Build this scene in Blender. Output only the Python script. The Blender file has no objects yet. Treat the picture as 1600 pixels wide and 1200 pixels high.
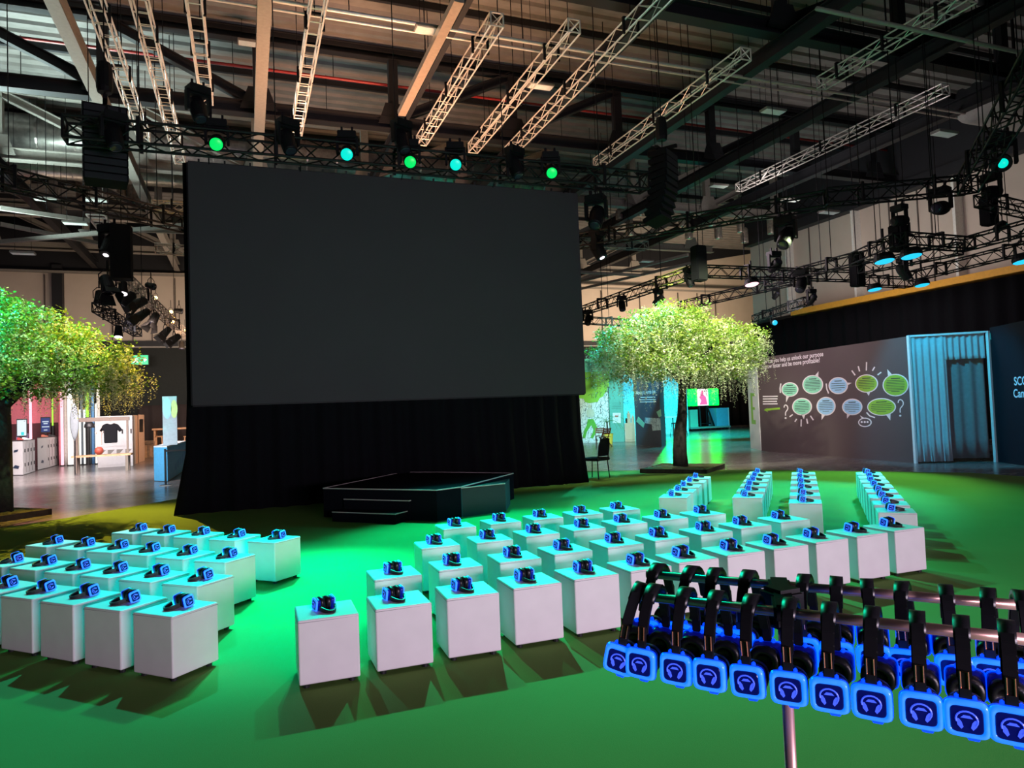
import bpy, math, random
from mathutils import Vector, Matrix
random.seed(7)
R = math.radians
PI = math.pi
C = bpy.context.scene.collection
sc = bpy.context.scene

# ---------------------------------------------------------------- camera
FPX, PITCH, ROLL, HC, YAW = 1093.3, R(2.21), R(2.18), 1.802, R(20.8)
cam = bpy.data.cameras.new('camera')
cam.sensor_fit = 'HORIZONTAL'; cam.sensor_width = 36.0
cam.lens = FPX / 1600 * 36.0
cam.clip_start = 0.05; cam.clip_end = 300
camo = bpy.data.objects.new('camera', cam); C.objects.link(camo)
camo.matrix_world = (Matrix.Translation((0, 0, HC)) @ Matrix.Rotation(-YAW, 4, 'Z')
                     @ Matrix.Rotation(PI/2 + PITCH, 4, 'X') @ Matrix.Rotation(-ROLL, 4, 'Z'))
sc.camera = camo

# ---------------------------------------------------------------- view, world
sc.view_settings.view_transform = 'Standard'; sc.view_settings.look = 'None'
sc.view_settings.gamma = 1; sc.view_settings.use_curve_mapping = False
sc.view_settings.exposure = 0.0
sc.cycles.max_bounces = 6; sc.cycles.diffuse_bounces = 3; sc.cycles.glossy_bounces = 3
sc.cycles.sample_clamp_indirect = 4.0; sc.cycles.use_denoising = True
sc.cycles.caustics_reflective = False; sc.cycles.caustics_refractive = False
w = bpy.data.worlds.new('world'); sc.world = w; w.use_nodes = True
w.node_tree.nodes['Background'].inputs[0].default_value = (0.10, 0.12, 0.2, 1)
w.node_tree.nodes['Background'].inputs[1].default_value = 0.02

# ---------------------------------------------------------------- lights of the hall
def aim(o, loc, tgt):
    o.location = loc
    o.rotation_euler = (Vector(tgt) - Vector(loc)).to_track_quat('-Z', 'Y').to_euler()
def spot(name, loc, tgt, col, power, size=40, blend=0.6, rad=0.08):
    l = bpy.data.lights.new(name, 'SPOT'); l.color = col; l.energy = power
    l.spot_size = R(size); l.spot_blend = blend; l.shadow_soft_size = rad
    o = bpy.data.objects.new(name, l); C.objects.link(o); aim(o, loc, tgt); return o
def area(name, loc, tgt, col, power, sx, sy, spread=180):
    l = bpy.data.lights.new(name, 'AREA'); l.shape = 'RECTANGLE'; l.color = col; l.energy = power
    l.size = sx; l.size_y = sy; l.spread = R(spread)
    o = bpy.data.objects.new(name, l); C.objects.link(o); aim(o, loc, tgt); return o
GRN = (0.0, 1.0, 0.22); TEAL = (0.0, 1.0, 0.62); CYN = (0.0, 0.72, 1.0)
# truss above the screen, shining over the seats
spot('truss_spot', (-0.43, 13.9, 6.8), (-1.6, 8.4, 0), (0.0, 0.85, 0.95), 3600, 46)
spot('truss_spot', (2.01, 13.9, 6.8), (0.55, 7.9, 0), (0.0, 1.0, 0.80), 14000, 26, 0.9)
spot('truss_spot', (2.4, 13.9, 6.8), (-0.4, 5.2, 0), (0.0, 1.0, 0.55), 2200, 50, 0.8)
spot('truss_spot', (3.31, 13.9, 6.8), (1.5, 4.0, 0), (0.0, 1.0, 0.45), 500, 80)
spot('truss_spot', (4.30, 13.9, 6.8), (3.6, 8.6, 0), (0.0, 0.95, 0.72), 6200, 50)
spot('truss_spot', (6.55, 13.9, 6.8), (8.0, 7.6, 0), (0.0, 1.0, 0.6), 2300, 75)
# right lighting rig, teal over the side blocks and carpet
spot('rig_spot', (14.0, 12.0, 5.2), (8.6, 10.6, 0), (0.0, 0.85, 0.95), 3600, 55)
spot('rig_spot', (10.4, 19.4, 6.6), (8.6, 13.6, 0), (0.03, 0.8, 0.85), 3600, 60)
spot('rig_spot', (15.2, 13.2, 5.1), (11.6, 11.6, 0), (0.35, 1.0, 0.30), 1700, 60)
# warm light on the left edge of the carpet
spot('rig_spot', (-2.3, 20.8, 6.8), (-3.2, 14.6, 0), (1.0, 0.62, 0.08), 6500, 44, 0.8, 0.02)
spot('rig_spot', (12.6, 19.2, 7.2), (10.0, 14.0, 0), (0.8, 1.0, 0.12), 3600, 44, 0.7, 0.02)
spot('rig_spot', (-6.2, 20.6, 7.0), (-5.2, 13.6, 0), (0.8, 1.0, 0.15), 900, 50, 0.7, 0.02)
# pinkish front wash from the control end of the hall
area('front_wash', (5.0, -6.0, 1.8), (3.2, 8.0, 1.3), (1.0, 0.78, 0.98), 400, 7, 0.9, 110)
# unseen warm and cool area lights added to brighten the roof
area('roof_fill', (4.0, 18.0, 3.5), (4.0, 19.5, 14), (1.0, 0.50, 0.27), 850, 6, 1.5, 110)
area('roof_fill', (-9, 26, 7.6), (-6.5, 24, 14), (0.75, 1.0, 0.92), 1500, 4, 2, 130)
# walls
area('wall_wash', (2, 36, 5.0), (0, 46, 9), (1.0, 0.74, 0.52), 900, 18, 1)
area('wall_wash', (27, 39, 6.0), (27, 46, 10), (1.0, 0.74, 0.50), 1150, 14, 1)
area('wall_wash', (21, 22, 4.5), (28, 24, 8.5), (0.95, 0.85, 0.8), 420, 1, 12)
# exhibits on the left
area('exhibit_wash', (-6.0, 27.0, 4.7), (-6.3, 31.5, 0), (1.0, 0.86, 0.84), 1050, 6, 3, 130)
area('exhibit_wash', (-4.0, 19.5, 3.6), (-2.6, 25.5, .6), (0.85, 0.92, 1.0), 110, 1.5, 1.0, 70)  # unseen light added to brighten the blue counter
spot('exhibit_spot', (-2.0, 33.0, 5.5), (-3.2, 38.5, 0.5), (1.0, 0.5, 0.25), 1500, 50)
# exhibits on the right
spot('exhibit_spot', (14.5, 25.0, 6.5), (17.5, 32.5, 1.5), (0.60, 1.0, 0.70), 3000, 50)
spot('exhibit_spot', (15.0, 23.5, 6.0), (18.3, 30.5, 1.0), (0.10, 0.75, 1.0), 5000, 38)
spot('exhibit_spot', (22.0, 26.0, 6.5), (23.5, 36.0, 1.2), (0.0, 0.75, 1.0), 7500, 60)
spot('exhibit_spot', (23.0, 31.0, 7.5), (24.0, 33.5, 0), (0.0, 0.95, 0.75), 8000, 80)
area('panel_wash', (12.5, 18.0, 5.5), (17.2, 17.5, 2.0), (1.0, 0.78, 0.86), 330, 1, 6)
spot('exhibit_spot', (13.0, 12.0, 6.0), (17.2, 13.2, 1.8), (0.05, 0.65, 1.0), 1500, 46, 0.5)
# trees
spot('tree_spot', (8.6, 12.6, 6.8), (11.5, 16.4, 3.4), (0.98, 1.0, 0.72), 4300, 50)
spot('tree_spot', (14.5, 14.5, 6.5), (11.5, 16.4, 3.4), (0.8, 1.0, 0.5), 2200, 55)
spot('tree_spot', (9.4, 15.6, 6.5), (10.9, 16.3, 4.2), (0.0, 0.8, 1.0), 2600, 14)
spot('tree_spot', (-7.5, 13.0, 6.4), (-5.6, 17.3, 4.2), (0.0, 0.95, 0.75), 7000, 40)
spot('tree_spot', (-1.0, 14.0, 6.8), (-4.0, 17.2, 3.6), (0.45, 1.0, 0.40), 2600, 40)
spot('exhibit_spot', (25.0, 37.5, 4.5), (19.5, 28.0, 0), (0.0, 1.0, 0.12), 2600, 46, 1.0)  # added green spot for the television's glow on the floor
spot('exhibit_spot', (21.0, 27.5, 7.0), (19.0, 25.0, 0), (0.0, 0.85, 0.85), 3600, 56)

# ---------------------------------------------------------------- photo ray helper (pixel of the 1600x1200 frame -> point in the hall)
def ray(x, y):
    cr, sr = math.cos(ROLL), math.sin(ROLL); a, b = x-800, y-600
    px = cr*a - sr*b; py = sr*a + cr*b
    u = -py/FPX; v = px/FPX; cp, sp = math.cos(PITCH), math.sin(PITCH)
    X, Y, Z = v, cp-u*sp, sp+u*cp
    c, s = math.cos(YAW), math.sin(YAW)
    return Vector((X*c+Y*s, -X*s+Y*c, Z))
O0 = Vector((0, 0, HC))
def atz(x, y, z=0.0):
    r = ray(x, y); return O0 + r*((z-HC)/r.z)
def aty(x, y, Y):
    r = ray(x, y); return O0 + r*(Y/r.y)
def atx(x, y, X):
    r = ray(x, y); return O0 + r*(X/r.x)
def onv(x, y, A, B):
    r = ray(x, y); n = Vector((-(B[1]-A[1]), B[0]-A[0], 0))
    return O0 + r*((n.x*A[0]+n.y*A[1])/(n.x*r.x+n.y*r.y))

# ---------------------------------------------------------------- materials
MC = {}
def mat(name, col, rough=0.6, metal=0.0, emit=None, es=0.0, var=0.08, scale=12.0, bump=0.0, spec=0.5, trans=0.0):
    if name in MC: return MC[name]
    m = bpy.data.materials.new(name); m.use_nodes = True; nt = m.node_tree
    b = nt.nodes['Principled BSDF']
    tc = nt.nodes.new('ShaderNodeTexCoord'); nz = nt.nodes.new('ShaderNodeTexNoise')
    nz.inputs['Scale'].default_value = scale; nz.inputs['Detail'].default_value = 4
    nt.links.new(tc.outputs['Object'], nz.inputs['Vector'])
    rp = nt.nodes.new('ShaderNodeValToRGB')
    lo = [max(0, c*(1-var)) for c in col]; hi = [min(1, c*(1+var)) for c in col]
    rp.color_ramp.elements[0].position = 0.3; rp.color_ramp.elements[1].position = 0.7
    rp.color_ramp.elements[0].color = (*lo, 1); rp.color_ramp.elements[1].color = (*hi, 1)
    nt.links.new(nz.outputs['Fac'], rp.inputs['Fac']); nt.links.new(rp.outputs['Color'], b.inputs['Base Color'])
    b.inputs['Roughness'].default_value = rough; b.inputs['Metallic'].default_value = metal
    b.inputs['Specular IOR Level'].default_value = spec
    if trans: b.inputs['Transmission Weight'].default_value = trans
    if emit:
        b.inputs['Emission Color'].default_value = (*emit, 1); b.inputs['Emission Strength'].default_value = es
    if bump:
        bp = nt.nodes.new('ShaderNodeBump'); bp.inputs['Strength'].default_value = bump; bp.inputs['Distance'].default_value = 0.01
        nt.links.new(nz.outputs['Fac'], bp.inputs['Height']); nt.links.new(bp.outputs['Normal'], b.inputs['Normal'])
    MC[name] = m; return m
M_white = mat('white_leatherette', (0.80, 0.78, 0.80), 0.45, var=0.03, scale=6, bump=0.05)
M_foot = mat('black_plastic', (0.015, 0.015, 0.017), 0.45)
M_band = mat('headband_black', (0.012, 0.012, 0.016), 0.4)
M_cush = mat('cushion_black', (0.01, 0.01, 0.013), 0.35, bump=0.1, scale=60)
M_shellb = mat('ear_cup_shell', (0.01, 0.012, 0.12), 0.25, emit=(0.0, 0.01, 1.0), es=0.10)
M_ring = mat('lit_blue_plastic', (0.1, 0.3, 0.9), 0.2, emit=(0.004, 0.17, 1.0), es=1.25, var=0.2, scale=40)
M_edge = mat('lit_blue_edge', (0.02, 0.05, 0.8), 0.2, emit=(0.0, 0.05, 1.0), es=1.5, var=0.2, scale=40)
M_ringC = mat('lit_pale_blue_plastic', (0.1, 0.3, 0.9), 0.2, emit=(0.008, 0.13, 1.0), es=1.9, var=0.2, scale=40)
M_edgeC = mat('lit_deep_blue_shell', (0.005, 0.01, 0.2), 0.3, emit=(0.0, 0.01, 0.7), es=0.22)
M_face = mat('face_plate_navy', (0.005, 0.01, 0.08), 0.2, emit=(0.0, 0.0, 0.3), es=0.25)
M_logo = mat('lit_emblem', (0.1, 0.2, 0.9), 0.3, emit=(0.04, 0.09, 1.0), es=0.9)
M_chrome = mat('chrome', (0.85, 0.52, 0.46), 0.3, 0.6, var=0.02)  # pink reflections on the chrome put into its base colour
M_buckle = mat('copper_buckle', (0.8, 0.33, 0.22), 0.25, 1.0)
M_black = mat('black_metal', (0.006, 0.006, 0.008), 0.55, 0.0, spec=0.25)
M_blackm = mat('matte_black', (0.008, 0.008, 0.010), 0.9, spec=0.1)
M_silver = mat('aluminium', (0.80, 0.75, 0.72), 0.35, 0.35)
M_steel = mat('dark_painted_steel', (0.012, 0.013, 0.018), 0.6, 0.1)
M_greysteel = mat('grey_steel', (0.27, 0.25, 0.23), 0.55)
M_deck = mat('roof_deck', (0.20, 0.19, 0.185), 0.55, 0.1, var=0.15, scale=2)
M_duct = mat('galvanised_duct', (0.55, 0.53, 0.50), 0.35, 0.8, var=0.25, scale=5, bump=0.3)
M_foil = mat('foil_duct', (0.6, 0.52, 0.45), 0.3, 0.7, var=0.35, scale=9, bump=0.4)
M_red = mat('red_pipe', (0.35, 0.03, 0.03), 0.4)
M_cream = mat('cream_wall_paint', (0.62, 0.53, 0.46), 0.8, var=0.05, scale=1)
M_yellow = mat('ochre_ledge', (0.75, 0.36, 0.04), 0.6)
M_screen = mat('dark_projection_screen', (0.045, 0.038, 0.046), 0.75, var=0.04, scale=1, spec=0.3)
M_stage = mat('black_stage_fascia', (0.004, 0.004, 0.007), 0.95, spec=0.05)
M_trim = mat('pale_edge_trim', (0.42, 0.36, 0.36), 0.5)
M_bark = mat('dark_bark', (0.022, 0.017, 0.016), 0.95, var=0.4, scale=14, bump=0.9)
M_soil = mat('mossy_soil', (0.05, 0.045, 0.018), 0.95, var=0.6, scale=18, bump=1.0)
M_timber = mat('dark_timber', (0.05, 0.035, 0.025), 0.8, var=0.3)
M_tan = mat('tan_timber', (0.45, 0.26, 0.14), 0.6, var=0.25, scale=8)
M_pwhite = mat('white_panel', (0.75, 0.74, 0.76), 0.6, var=0.03)
M_brown = mat('brown_graphic_panel', (0.10, 0.075, 0.078), 0.6, var=0.03, scale=1)
M_lwhite = mat('printed_white', (0.85, 0.80, 0.82), 0.6, var=0.02)
M_lime = mat('printed_lime', (0.28, 0.52, 0.05), 0.6, var=0.03)
M_mint = mat('printed_mint', (0.28, 0.72, 0.50), 0.6, var=0.03)
M_sky = mat('printed_sky_blue', (0.36, 0.66, 0.90), 0.6, var=0.03)
M_ink = mat('printed_ink', (0.03, 0.06, 0.05), 0.7)
M_navy = mat('navy_panel', (0.005, 0.010, 0.018), 0.7, spec=.2)
M_slate = mat('slate_panel', (0.075, 0.085, 0.12), 0.6)
M_teal = mat('teal_panel', (0.12, 0.36, 0.30), 0.6)
M_blue = mat('blue_counter_front', (0.10, 0.42, 0.72), 0.5)
M_curt = mat('pale_curtain', (0.42, 0.46, 0.50), 0.85, var=0.05)
M_drape = mat('black_drape', (0.006, 0.006, 0.008), 0.95, spec=0.05)
M_pink = mat('pink_wall', (0.75, 0.20, 0.26), 0.6, emit=(1.0, 0.18, 0.25), es=0.0)

def mk_floor():
    m = bpy.data.materials.new('grey_plank_floor'); m.use_nodes = True; nt = m.node_tree; b = nt.nodes['Principled BSDF']
    tc = nt.nodes.new('ShaderNodeTexCoord'); mp = nt.nodes.new('ShaderNodeMapping')
    nt.links.new(tc.outputs['Object'], mp.inputs['Vector'])
    br = nt.nodes.new('ShaderNodeTexBrick'); nt.links.new(mp.outputs['Vector'], br.inputs['Vector'])
    br.inputs['Scale'].default_value = 1.0; br.inputs['Brick Width'].default_value = 2.4; br.inputs['Row Height'].default_value = 0.24
    br.inputs['Mortar Size'].default_value = 0.008
    br.inputs['Color1'].default_value = (0.17, 0.15, 0.15, 1); br.inputs['Color2'].default_value = (0.26, 0.23, 0.225, 1)
    br.inputs['Mortar'].default_value = (0.03, 0.03, 0.03, 1)
    mp2 = nt.nodes.new('ShaderNodeMapping'); mp2.inputs['Scale'].default_value = (0.5, 6, 1)
    nt.links.new(tc.outputs['Object'], mp2.inputs['Vector'])
    nz = nt.nodes.new('ShaderNodeTexNoise'); nz.inputs['Scale'].default_value = 2.5; nz.inputs['Detail'].default_value = 6
    nt.links.new(mp2.outputs['Vector'], nz.inputs['Vector'])
    mx = nt.nodes.new('ShaderNodeMixRGB'); mx.blend_type = 'MULTIPLY'; mx.inputs['Fac'].default_value = 0.6
    nt.links.new(br.outputs['Color'], mx.inputs['Color1']); nt.links.new(nz.outputs['Fac'], mx.inputs['Color2'])
    nt.links.new(mx.outputs['Color'], b.inputs['Base Color'])
    rr = nt.nodes.new('ShaderNodeMapRange'); rr.inputs['To Min'].default_value = 0.16; rr.inputs['To Max'].default_value = 0.34
    nt.links.new(nz.outputs['Fac'], rr.inputs['Value']); nt.links.new(rr.outputs['Result'], b.inputs['Roughness'])
    return m
M_floor = mk_floor()
def mk_carpet():
    m = bpy.data.materials.new('green_carpet'); m.use_nodes = True; nt = m.node_tree; b = nt.nodes['Principled BSDF']
    tc = nt.nodes.new('ShaderNodeTexCoord')
    nz = nt.nodes.new('ShaderNodeTexNoise'); nz.inputs['Scale'].default_value = 160; nz.inputs['Detail'].default_value = 3
    n2 = nt.nodes.new('ShaderNodeTexNoise'); n2.inputs['Scale'].default_value = 1.2; n2.inputs['Detail'].default_value = 2
    for n in (nz, n2): nt.links.new(tc.outputs['Object'], n.inputs['Vector'])
    rp = nt.nodes.new('ShaderNodeValToRGB')
    rp.color_ramp.elements[0].color = (0.115, 0.20, 0.05, 1); rp.color_ramp.elements[1].color = (0.17, 0.28, 0.075, 1)
    mm = nt.nodes.new('ShaderNodeMath'); mm.operation = 'ADD'; mm.use_clamp = True
    m3 = nt.nodes.new('ShaderNodeMath'); m3.operation = 'MULTIPLY'; m3.inputs[1].default_value = 0.5
    m4 = nt.nodes.new('ShaderNodeMath'); m4.operation = 'MULTIPLY'; m4.inputs[1].default_value = 0.5
    nt.links.new(nz.outputs['Fac'], m3.inputs[0]); nt.links.new(n2.outputs['Fac'], m4.inputs[0])
    nt.links.new(m3.outputs[0], mm.inputs[0]); nt.links.new(m4.outputs[0], mm.inputs[1])
    nt.links.new(mm.outputs[0], rp.inputs['Fac']); nt.links.new(rp.outputs['Color'], b.inputs['Base Color'])
    b.inputs['Roughness'].default_value = 0.95; b.inputs['Specular IOR Level'].default_value = 0.1
    bp = nt.nodes.new('ShaderNodeBump'); bp.inputs['Strength'].default_value = 0.3; bp.inputs['Distance'].default_value = 0.004
    nt.links.new(nz.outputs['Fac'], bp.inputs['Height']); nt.links.new(bp.outputs['Normal'], b.inputs['Normal'])
    return m
M_carpet = mk_carpet()
def mk_forest(name, base, ink):
    m = bpy.data.materials.new(name); m.use_nodes = True; nt = m.node_tree; b = nt.nodes['Principled BSDF']
    tc = nt.nodes.new('ShaderNodeTexCoord'); mp = nt.nodes.new('ShaderNodeMapping'); mp.inputs['Scale'].default_value = (3.2, 3.2, 1.5)
    nt.links.new(tc.outputs['Object'], mp.inputs['Vector'])
    nz = nt.nodes.new('ShaderNodeTexNoise'); nz.inputs['Scale'].default_value = 1.5; nz.inputs['Detail'].default_value = 5
    nt.links.new(mp.outputs['Vector'], nz.inputs['Vector'])
    vo = nt.nodes.new('ShaderNodeTexVoronoi'); vo.feature = 'DISTANCE_TO_EDGE'; vo.inputs['Scale'].default_value = 2.2
    mv = nt.nodes.new('ShaderNodeVectorMath'); mv.operation = 'ADD'
    nt.links.new(mp.outputs['Vector'], mv.inputs[0]); nt.links.new(nz.outputs['Color'], mv.inputs[1]); nt.links.new(mv.outputs[0], vo.inputs['Vector'])
    rp = nt.nodes.new('ShaderNodeValToRGB'); rp.color_ramp.elements[0].position = 0.02; rp.color_ramp.elements[1].position = 0.045
    rp.color_ramp.elements[0].color = (*ink, 1); rp.color_ramp.elements[1].color = (*base, 1)
    nt.links.new(vo.outputs['Distance'], rp.inputs['Fac']); nt.links.new(rp.outputs['Color'], b.inputs['Base Color'])
    b.inputs['Roughness'].default_value = 0.6
    return m
M_forest = mk_forest('forest_line_print', (0.55, 0.75, 0.80), (0.02, 0.12, 0.2))
M_jungle = mk_forest('leaf_line_print', (0.80, 0.72, 0.72), (0.06, 0.05, 0.05))

# ---------------------------------------------------------------- mesh builder
class MB:
    def __init__(s): s.v = []; s.f = []; s.smooth = False
    def add(s, vs, fs, M=None):
        n = len(s.v)
        for p in vs:
            p = Vector(p); s.v.append(M @ p if M else p)
        for f in fs: s.f.append([n+i for i in f])
        return s
    def box(s, c, d, M=None):
        x, y, z = c; a, b, h = d[0]/2, d[1]/2, d[2]/2
        vs = [(x+i*a, y+j*b, z+k*h) for k in (-1, 1) for j in (-1, 1) for i in (-1, 1)]
        return s.add(vs, [(0,2,3,1),(4,5,7,6),(0,1,5,4),(2,6,7,3),(0,4,6,2),(1,3,7,5)], M)
    def bar(s, a, b, w, h=None, up=(0, 0, 1)):
        a, b = Vector(a), Vector(b); h = h or w; d = b-a; L = d.length
        if L < 1e-6: return s
        d.normalize(); u = Vector(up)
        if abs(d.dot(u)) > 0.99: u = Vector((1, 0, 0))
        sd = d.cross(u).normalized(); u2 = sd.cross(d)
        vs = []
        for p in (a, b):
            for i, j in ((-1,-1),(1,-1),(1,1),(-1,1)): vs.append(p + sd*i*w/2 + u2*j*h/2)
        return s.add(vs, [(0,1,2,3),(7,6,5,4),(0,4,5,1),(1,5,6,2),(2,6,7,3),(3,7,4,0)])
    def cyl(s, a, b, r, n=8, r2=None, caps=True):
        a, b = Vector(a), Vector(b); d = b-a
        if d.length < 1e-6: return s
        d.normalize(); r2 = r if r2 is None else r2
        u = Vector((0, 0, 1)) if abs(d.z) < 0.95 else Vector((1, 0, 0))
        x = d.cross(u).normalized(); y = d.cross(x)
        vs = [p + (x*math.cos(2*PI*i/n) + y*math.sin(2*PI*i/n))*q for p, q in ((a, r), (b, r2)) for i in range(n)]
        fs = [(i, (i+1) % n, n+(i+1) % n, n+i) for i in range(n)]
        if caps: fs += [tuple(range(n-1, -1, -1)), tuple(range(n, 2*n))]
        return s.add(vs, fs)
    def tube(s, pts, r, n=8, close=False):
        pts = [Vector(p) for p in pts]; m = len(pts); rings = []
        rr = r if isinstance(r, (list, tuple)) else [r]*m
        px = None
        for i, p in enumerate(pts):
            d = (pts[(i+1) % m] - pts[i-1]) if close else (pts[min(i+1, m-1)] - pts[max(i-1, 0)])
            d.normalize()
            if px is None:
                u = Vector((0, 0, 1)) if abs(d.z) < 0.95 else Vector((1, 0, 0)); x = d.cross(u).normalized()
            else:
                x = (px - d*px.dot(d)).normalized()
            px = x; y = d.cross(x)
            rings.append([p + (x*math.cos(2*PI*k/n)+y*math.sin(2*PI*k/n))*rr[i] for k in range(n)])
        vs = [q for g in rings for q in g]; fs = []
        for i in range(m if close else m-1):
            j = (i+1) % m
            for k in range(n): fs.append((i*n+k, i*n+(k+1) % n, j*n+(k+1) % n, j*n+k))
        if not close: fs += [tuple(range(n-1, -1, -1)), tuple(range((m-1)*n, m*n))]
        return s.add(vs, fs)
    def lathe(s, prof, n=20, M=None):
        vs = [(r*math.cos(2*PI*k/n), r*math.sin(2*PI*k/n), z) for r, z in prof for k in range(n)]
        fs = [(i*n+k, i*n+(k+1) % n, (i+1)*n+(k+1) % n, (i+1)*n+k) for i in range(len(prof)-1) for k in range(n)]
        fs += [tuple(range(n-1, -1, -1)), tuple(range((len(prof)-1)*n, len(prof)*n))]
        return s.add(vs, fs, M)
    def loft(s, rings, caps=True):
        n = len(rings[0]); vs = [p for g in rings for p in g]
        fs = [(i*n+k, i*n+(k+1) % n, (i+1)*n+(k+1) % n, (i+1)*n+k) for i in range(len(rings)-1) for k in range(n)]
        if caps: fs += [tuple(range(n-1, -1, -1)), tuple(range((len(rings)-1)*n, len(rings)*n))]
        return s.add(vs, fs)
    def prism(s, pts, off):
        off = Vector(off); n = len(pts); vs = [Vector(p) for p in pts] + [Vector(p)+off for p in pts]
        fs = [tuple(range(n-1, -1, -1)), tuple(range(n, 2*n))] + [(i, (i+1) % n, n+(i+1) % n, n+i) for i in range(n)]
        return s.add(vs, fs)
    def build(s, name, m, parent=None, smooth=False, bevel=0, seg=2):
        me = bpy.data.meshes.new(name); me.from_pydata([tuple(v) for v in s.v], [], s.f); me.validate()
        me.materials.append(m)
        import bmesh
        bm = bmesh.new(); bm.from_mesh(me); bmesh.ops.recalc_face_normals(bm, faces=bm.faces)
        if bevel: bmesh.ops.bevel(bm, geom=bm.edges[:] , offset=bevel, segments=seg, affect='EDGES', clamp_overlap=True)
        bm.to_mesh(me); bm.free()
        if smooth: me.shade_smooth()
        o = bpy.data.objects.new(name, me); C.objects.link(o)
        if parent: o.parent = parent
        return o
def tag(o, label=None, cat=None, group=None, kind=None):
    if label: o['label'] = label
    if cat: o['category'] = cat
    if group: o['group'] = group
    if kind: o['kind'] = kind
    return o
def empty(name, loc=(0,0,0), rz=0, label=None, cat=None, group=None):
    o = bpy.data.objects.new(name, None); C.objects.link(o); o.location = loc; o.rotation_euler = (0, 0, rz)
    o.empty_display_size = 0.1
    return tag(o, label, cat, group)
def struct(o): o['kind'] = 'structure'; return o
def copy_tree(o, parent=None):
    c = o.copy(); C.objects.link(c); c.parent = parent
    for ch in o.children: copy_tree(ch, c)
    return c
ORD = ['first','second','third','fourth','fifth','sixth','seventh','eighth','ninth','tenth','eleventh','twelfth','thirteenth']

# ================================================================= SETTING
XL, XR, YB, YF, ZD = -19.0, 28.0, 46.0, -9.5, 14.2
mb = MB(); mb.box((14, 19, -0.1), (68, 60, 0.2)); struct(mb.build('floor', M_floor))
# roof deck with ribs running across the hall
mb = MB(); y = -10.0
prof = []
while y < 49:
    prof += [(y, ZD), (y+0.28, ZD), (y+0.33, ZD-0.10), (y+0.55, ZD-0.10)]; y += 0.6
vs = []; fs = []
for i, (yy, zz) in enumerate(prof): vs += [(-20, yy, zz), (48, yy, zz)]
for i in range(len(prof)-1): fs.append((2*i, 2*i+1, 2*i+3, 2*i+2))
mb.add(vs, fs); struct(mb.build('ceiling', M_deck))
def wall(name, a, b, z0, z1, m, t=0.25, **k):
    a = Vector((a[0], a[1], 0)); b = Vector((b[0], b[1], 0)); d = (b-a).normalized(); n = Vector((-d.y, d.x, 0))*t
    q = MB(); q.prism([a+Vector((0,0,z0)), b+Vector((0,0,z0)), b+Vector((0,0,z1)), a+Vector((0,0,z1))], n)
    return struct(q.build(name, m))
wall('wall_back', (XL, YB), (47, YB), 6.45, ZD, M_cream)
wall('wall_back_lower', (XL, YB-0.05), (47, YB-0.05), 0, 6.45, mat('charcoal_wall', (0.02, 0.024, 0.024), 0.9), 0.2)
wall('wall_right', (XR, 33.0), (XR, YF), 6.5, ZD, M_cream)
wall('wall_right_lower', (XR, 33.0), (XR, YF), 0, 6.5, mat('charcoal_wall', (0,0,0)))
wall('wall_right_return', (XR, 33.0), (47, 33.0), 0, ZD, M_cream)
wall('wall_far_right', (47, YB), (47, 33), 0, ZD, M_cream)
wall('wall_left', (XL, YF), (XL, YB), 0, ZD, M_blackm)
wall('wall_front', (XR, YF), (XL, YF), 0, ZD, M_blackm)
# added dark band for the roof clutter hiding the far wall top
mb = MB(); mb.prism([(XL, 45.7, 10.6), (23, 45.7, 11.15), (40, 45.7, 14.1), (23, 45.7, 14.1), (XL, 45.7, 14.1)], (0, 0.2, 0)); struct(mb.build('trim_1', M_steel))
# rail and glazing bead at the foot of the cream band
mb = MB(); mb.box((14, 45.6, 6.5), (66, 0.5, 0.35)); struct(mb.build('trim_2', M_steel))
mb = MB(); mb.box((14, 45.25, 6.3), (66, 0.1, 0.09)); mb.box((14, 45.25, 10.55), (66, 0.2, 0.12)); struct(mb.build('trim_3', M_greysteel))
mb = MB(); mb.box((27.6, 21, 11.1), (0.5, 24, 0.5)); mb.box((27.6, 21, 12.7), (0.3, 24, 3.0)); struct(mb.build('trim_4', M_steel))
# ochre ledge on the right wall
mb = MB(); mb.box((27.6, 19.2, 6.45), (0.8, 20.4, 0.28)); struct(mb.build('trim_5', M_yellow))
# right wall panels, each proud edge painted paler for the light it catches
for i, (px, py) in enumerate([(1240, 420), (1345, 380), (1505, 340)]):
    p = atx(px, py, 27.9)
    mb = MB(); mb.box((27.75, p.y+0.1, 8.8), (0.5, 0.12, 4.6)); struct(mb.build('trim_%d' % (6+i), mat('lit_reveal', (0.85, 0.84, 0.80), 0.6)))
for i, (px, py) in enumerate([(1265, 420), (1390, 380), (1435, 380), (1215, 430), (1455, 370)]):
    p = atx(px, py, 27.9)
    mb = MB(); mb.box((27.98, p.y, 8.8), (0.06, 0.05, 4.6)); struct(mb.build('trim_%d' % (9+i), mat('joint_grey', (0.12, 0.10, 0.09), 0.8)))
for i, px in enumerate([70, 175, 207, 237, 274, 940, 1000, 1037, 1060, 1090, 1118]):
    p = aty(px, 480, 45.95); mb = MB(); mb.box((p.x, 45.96, 8.5), (0.05, 0.1, 4.0)); struct(mb.build('trim_%d' % (14+i), MC['joint_grey']))
p = aty(91, 470, 45.7); mb = MB(); mb.box((p.x, 45.7, 8.5), (0.5, 0.5, 5)); struct(mb.build('trim_30', M_steel))

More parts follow.
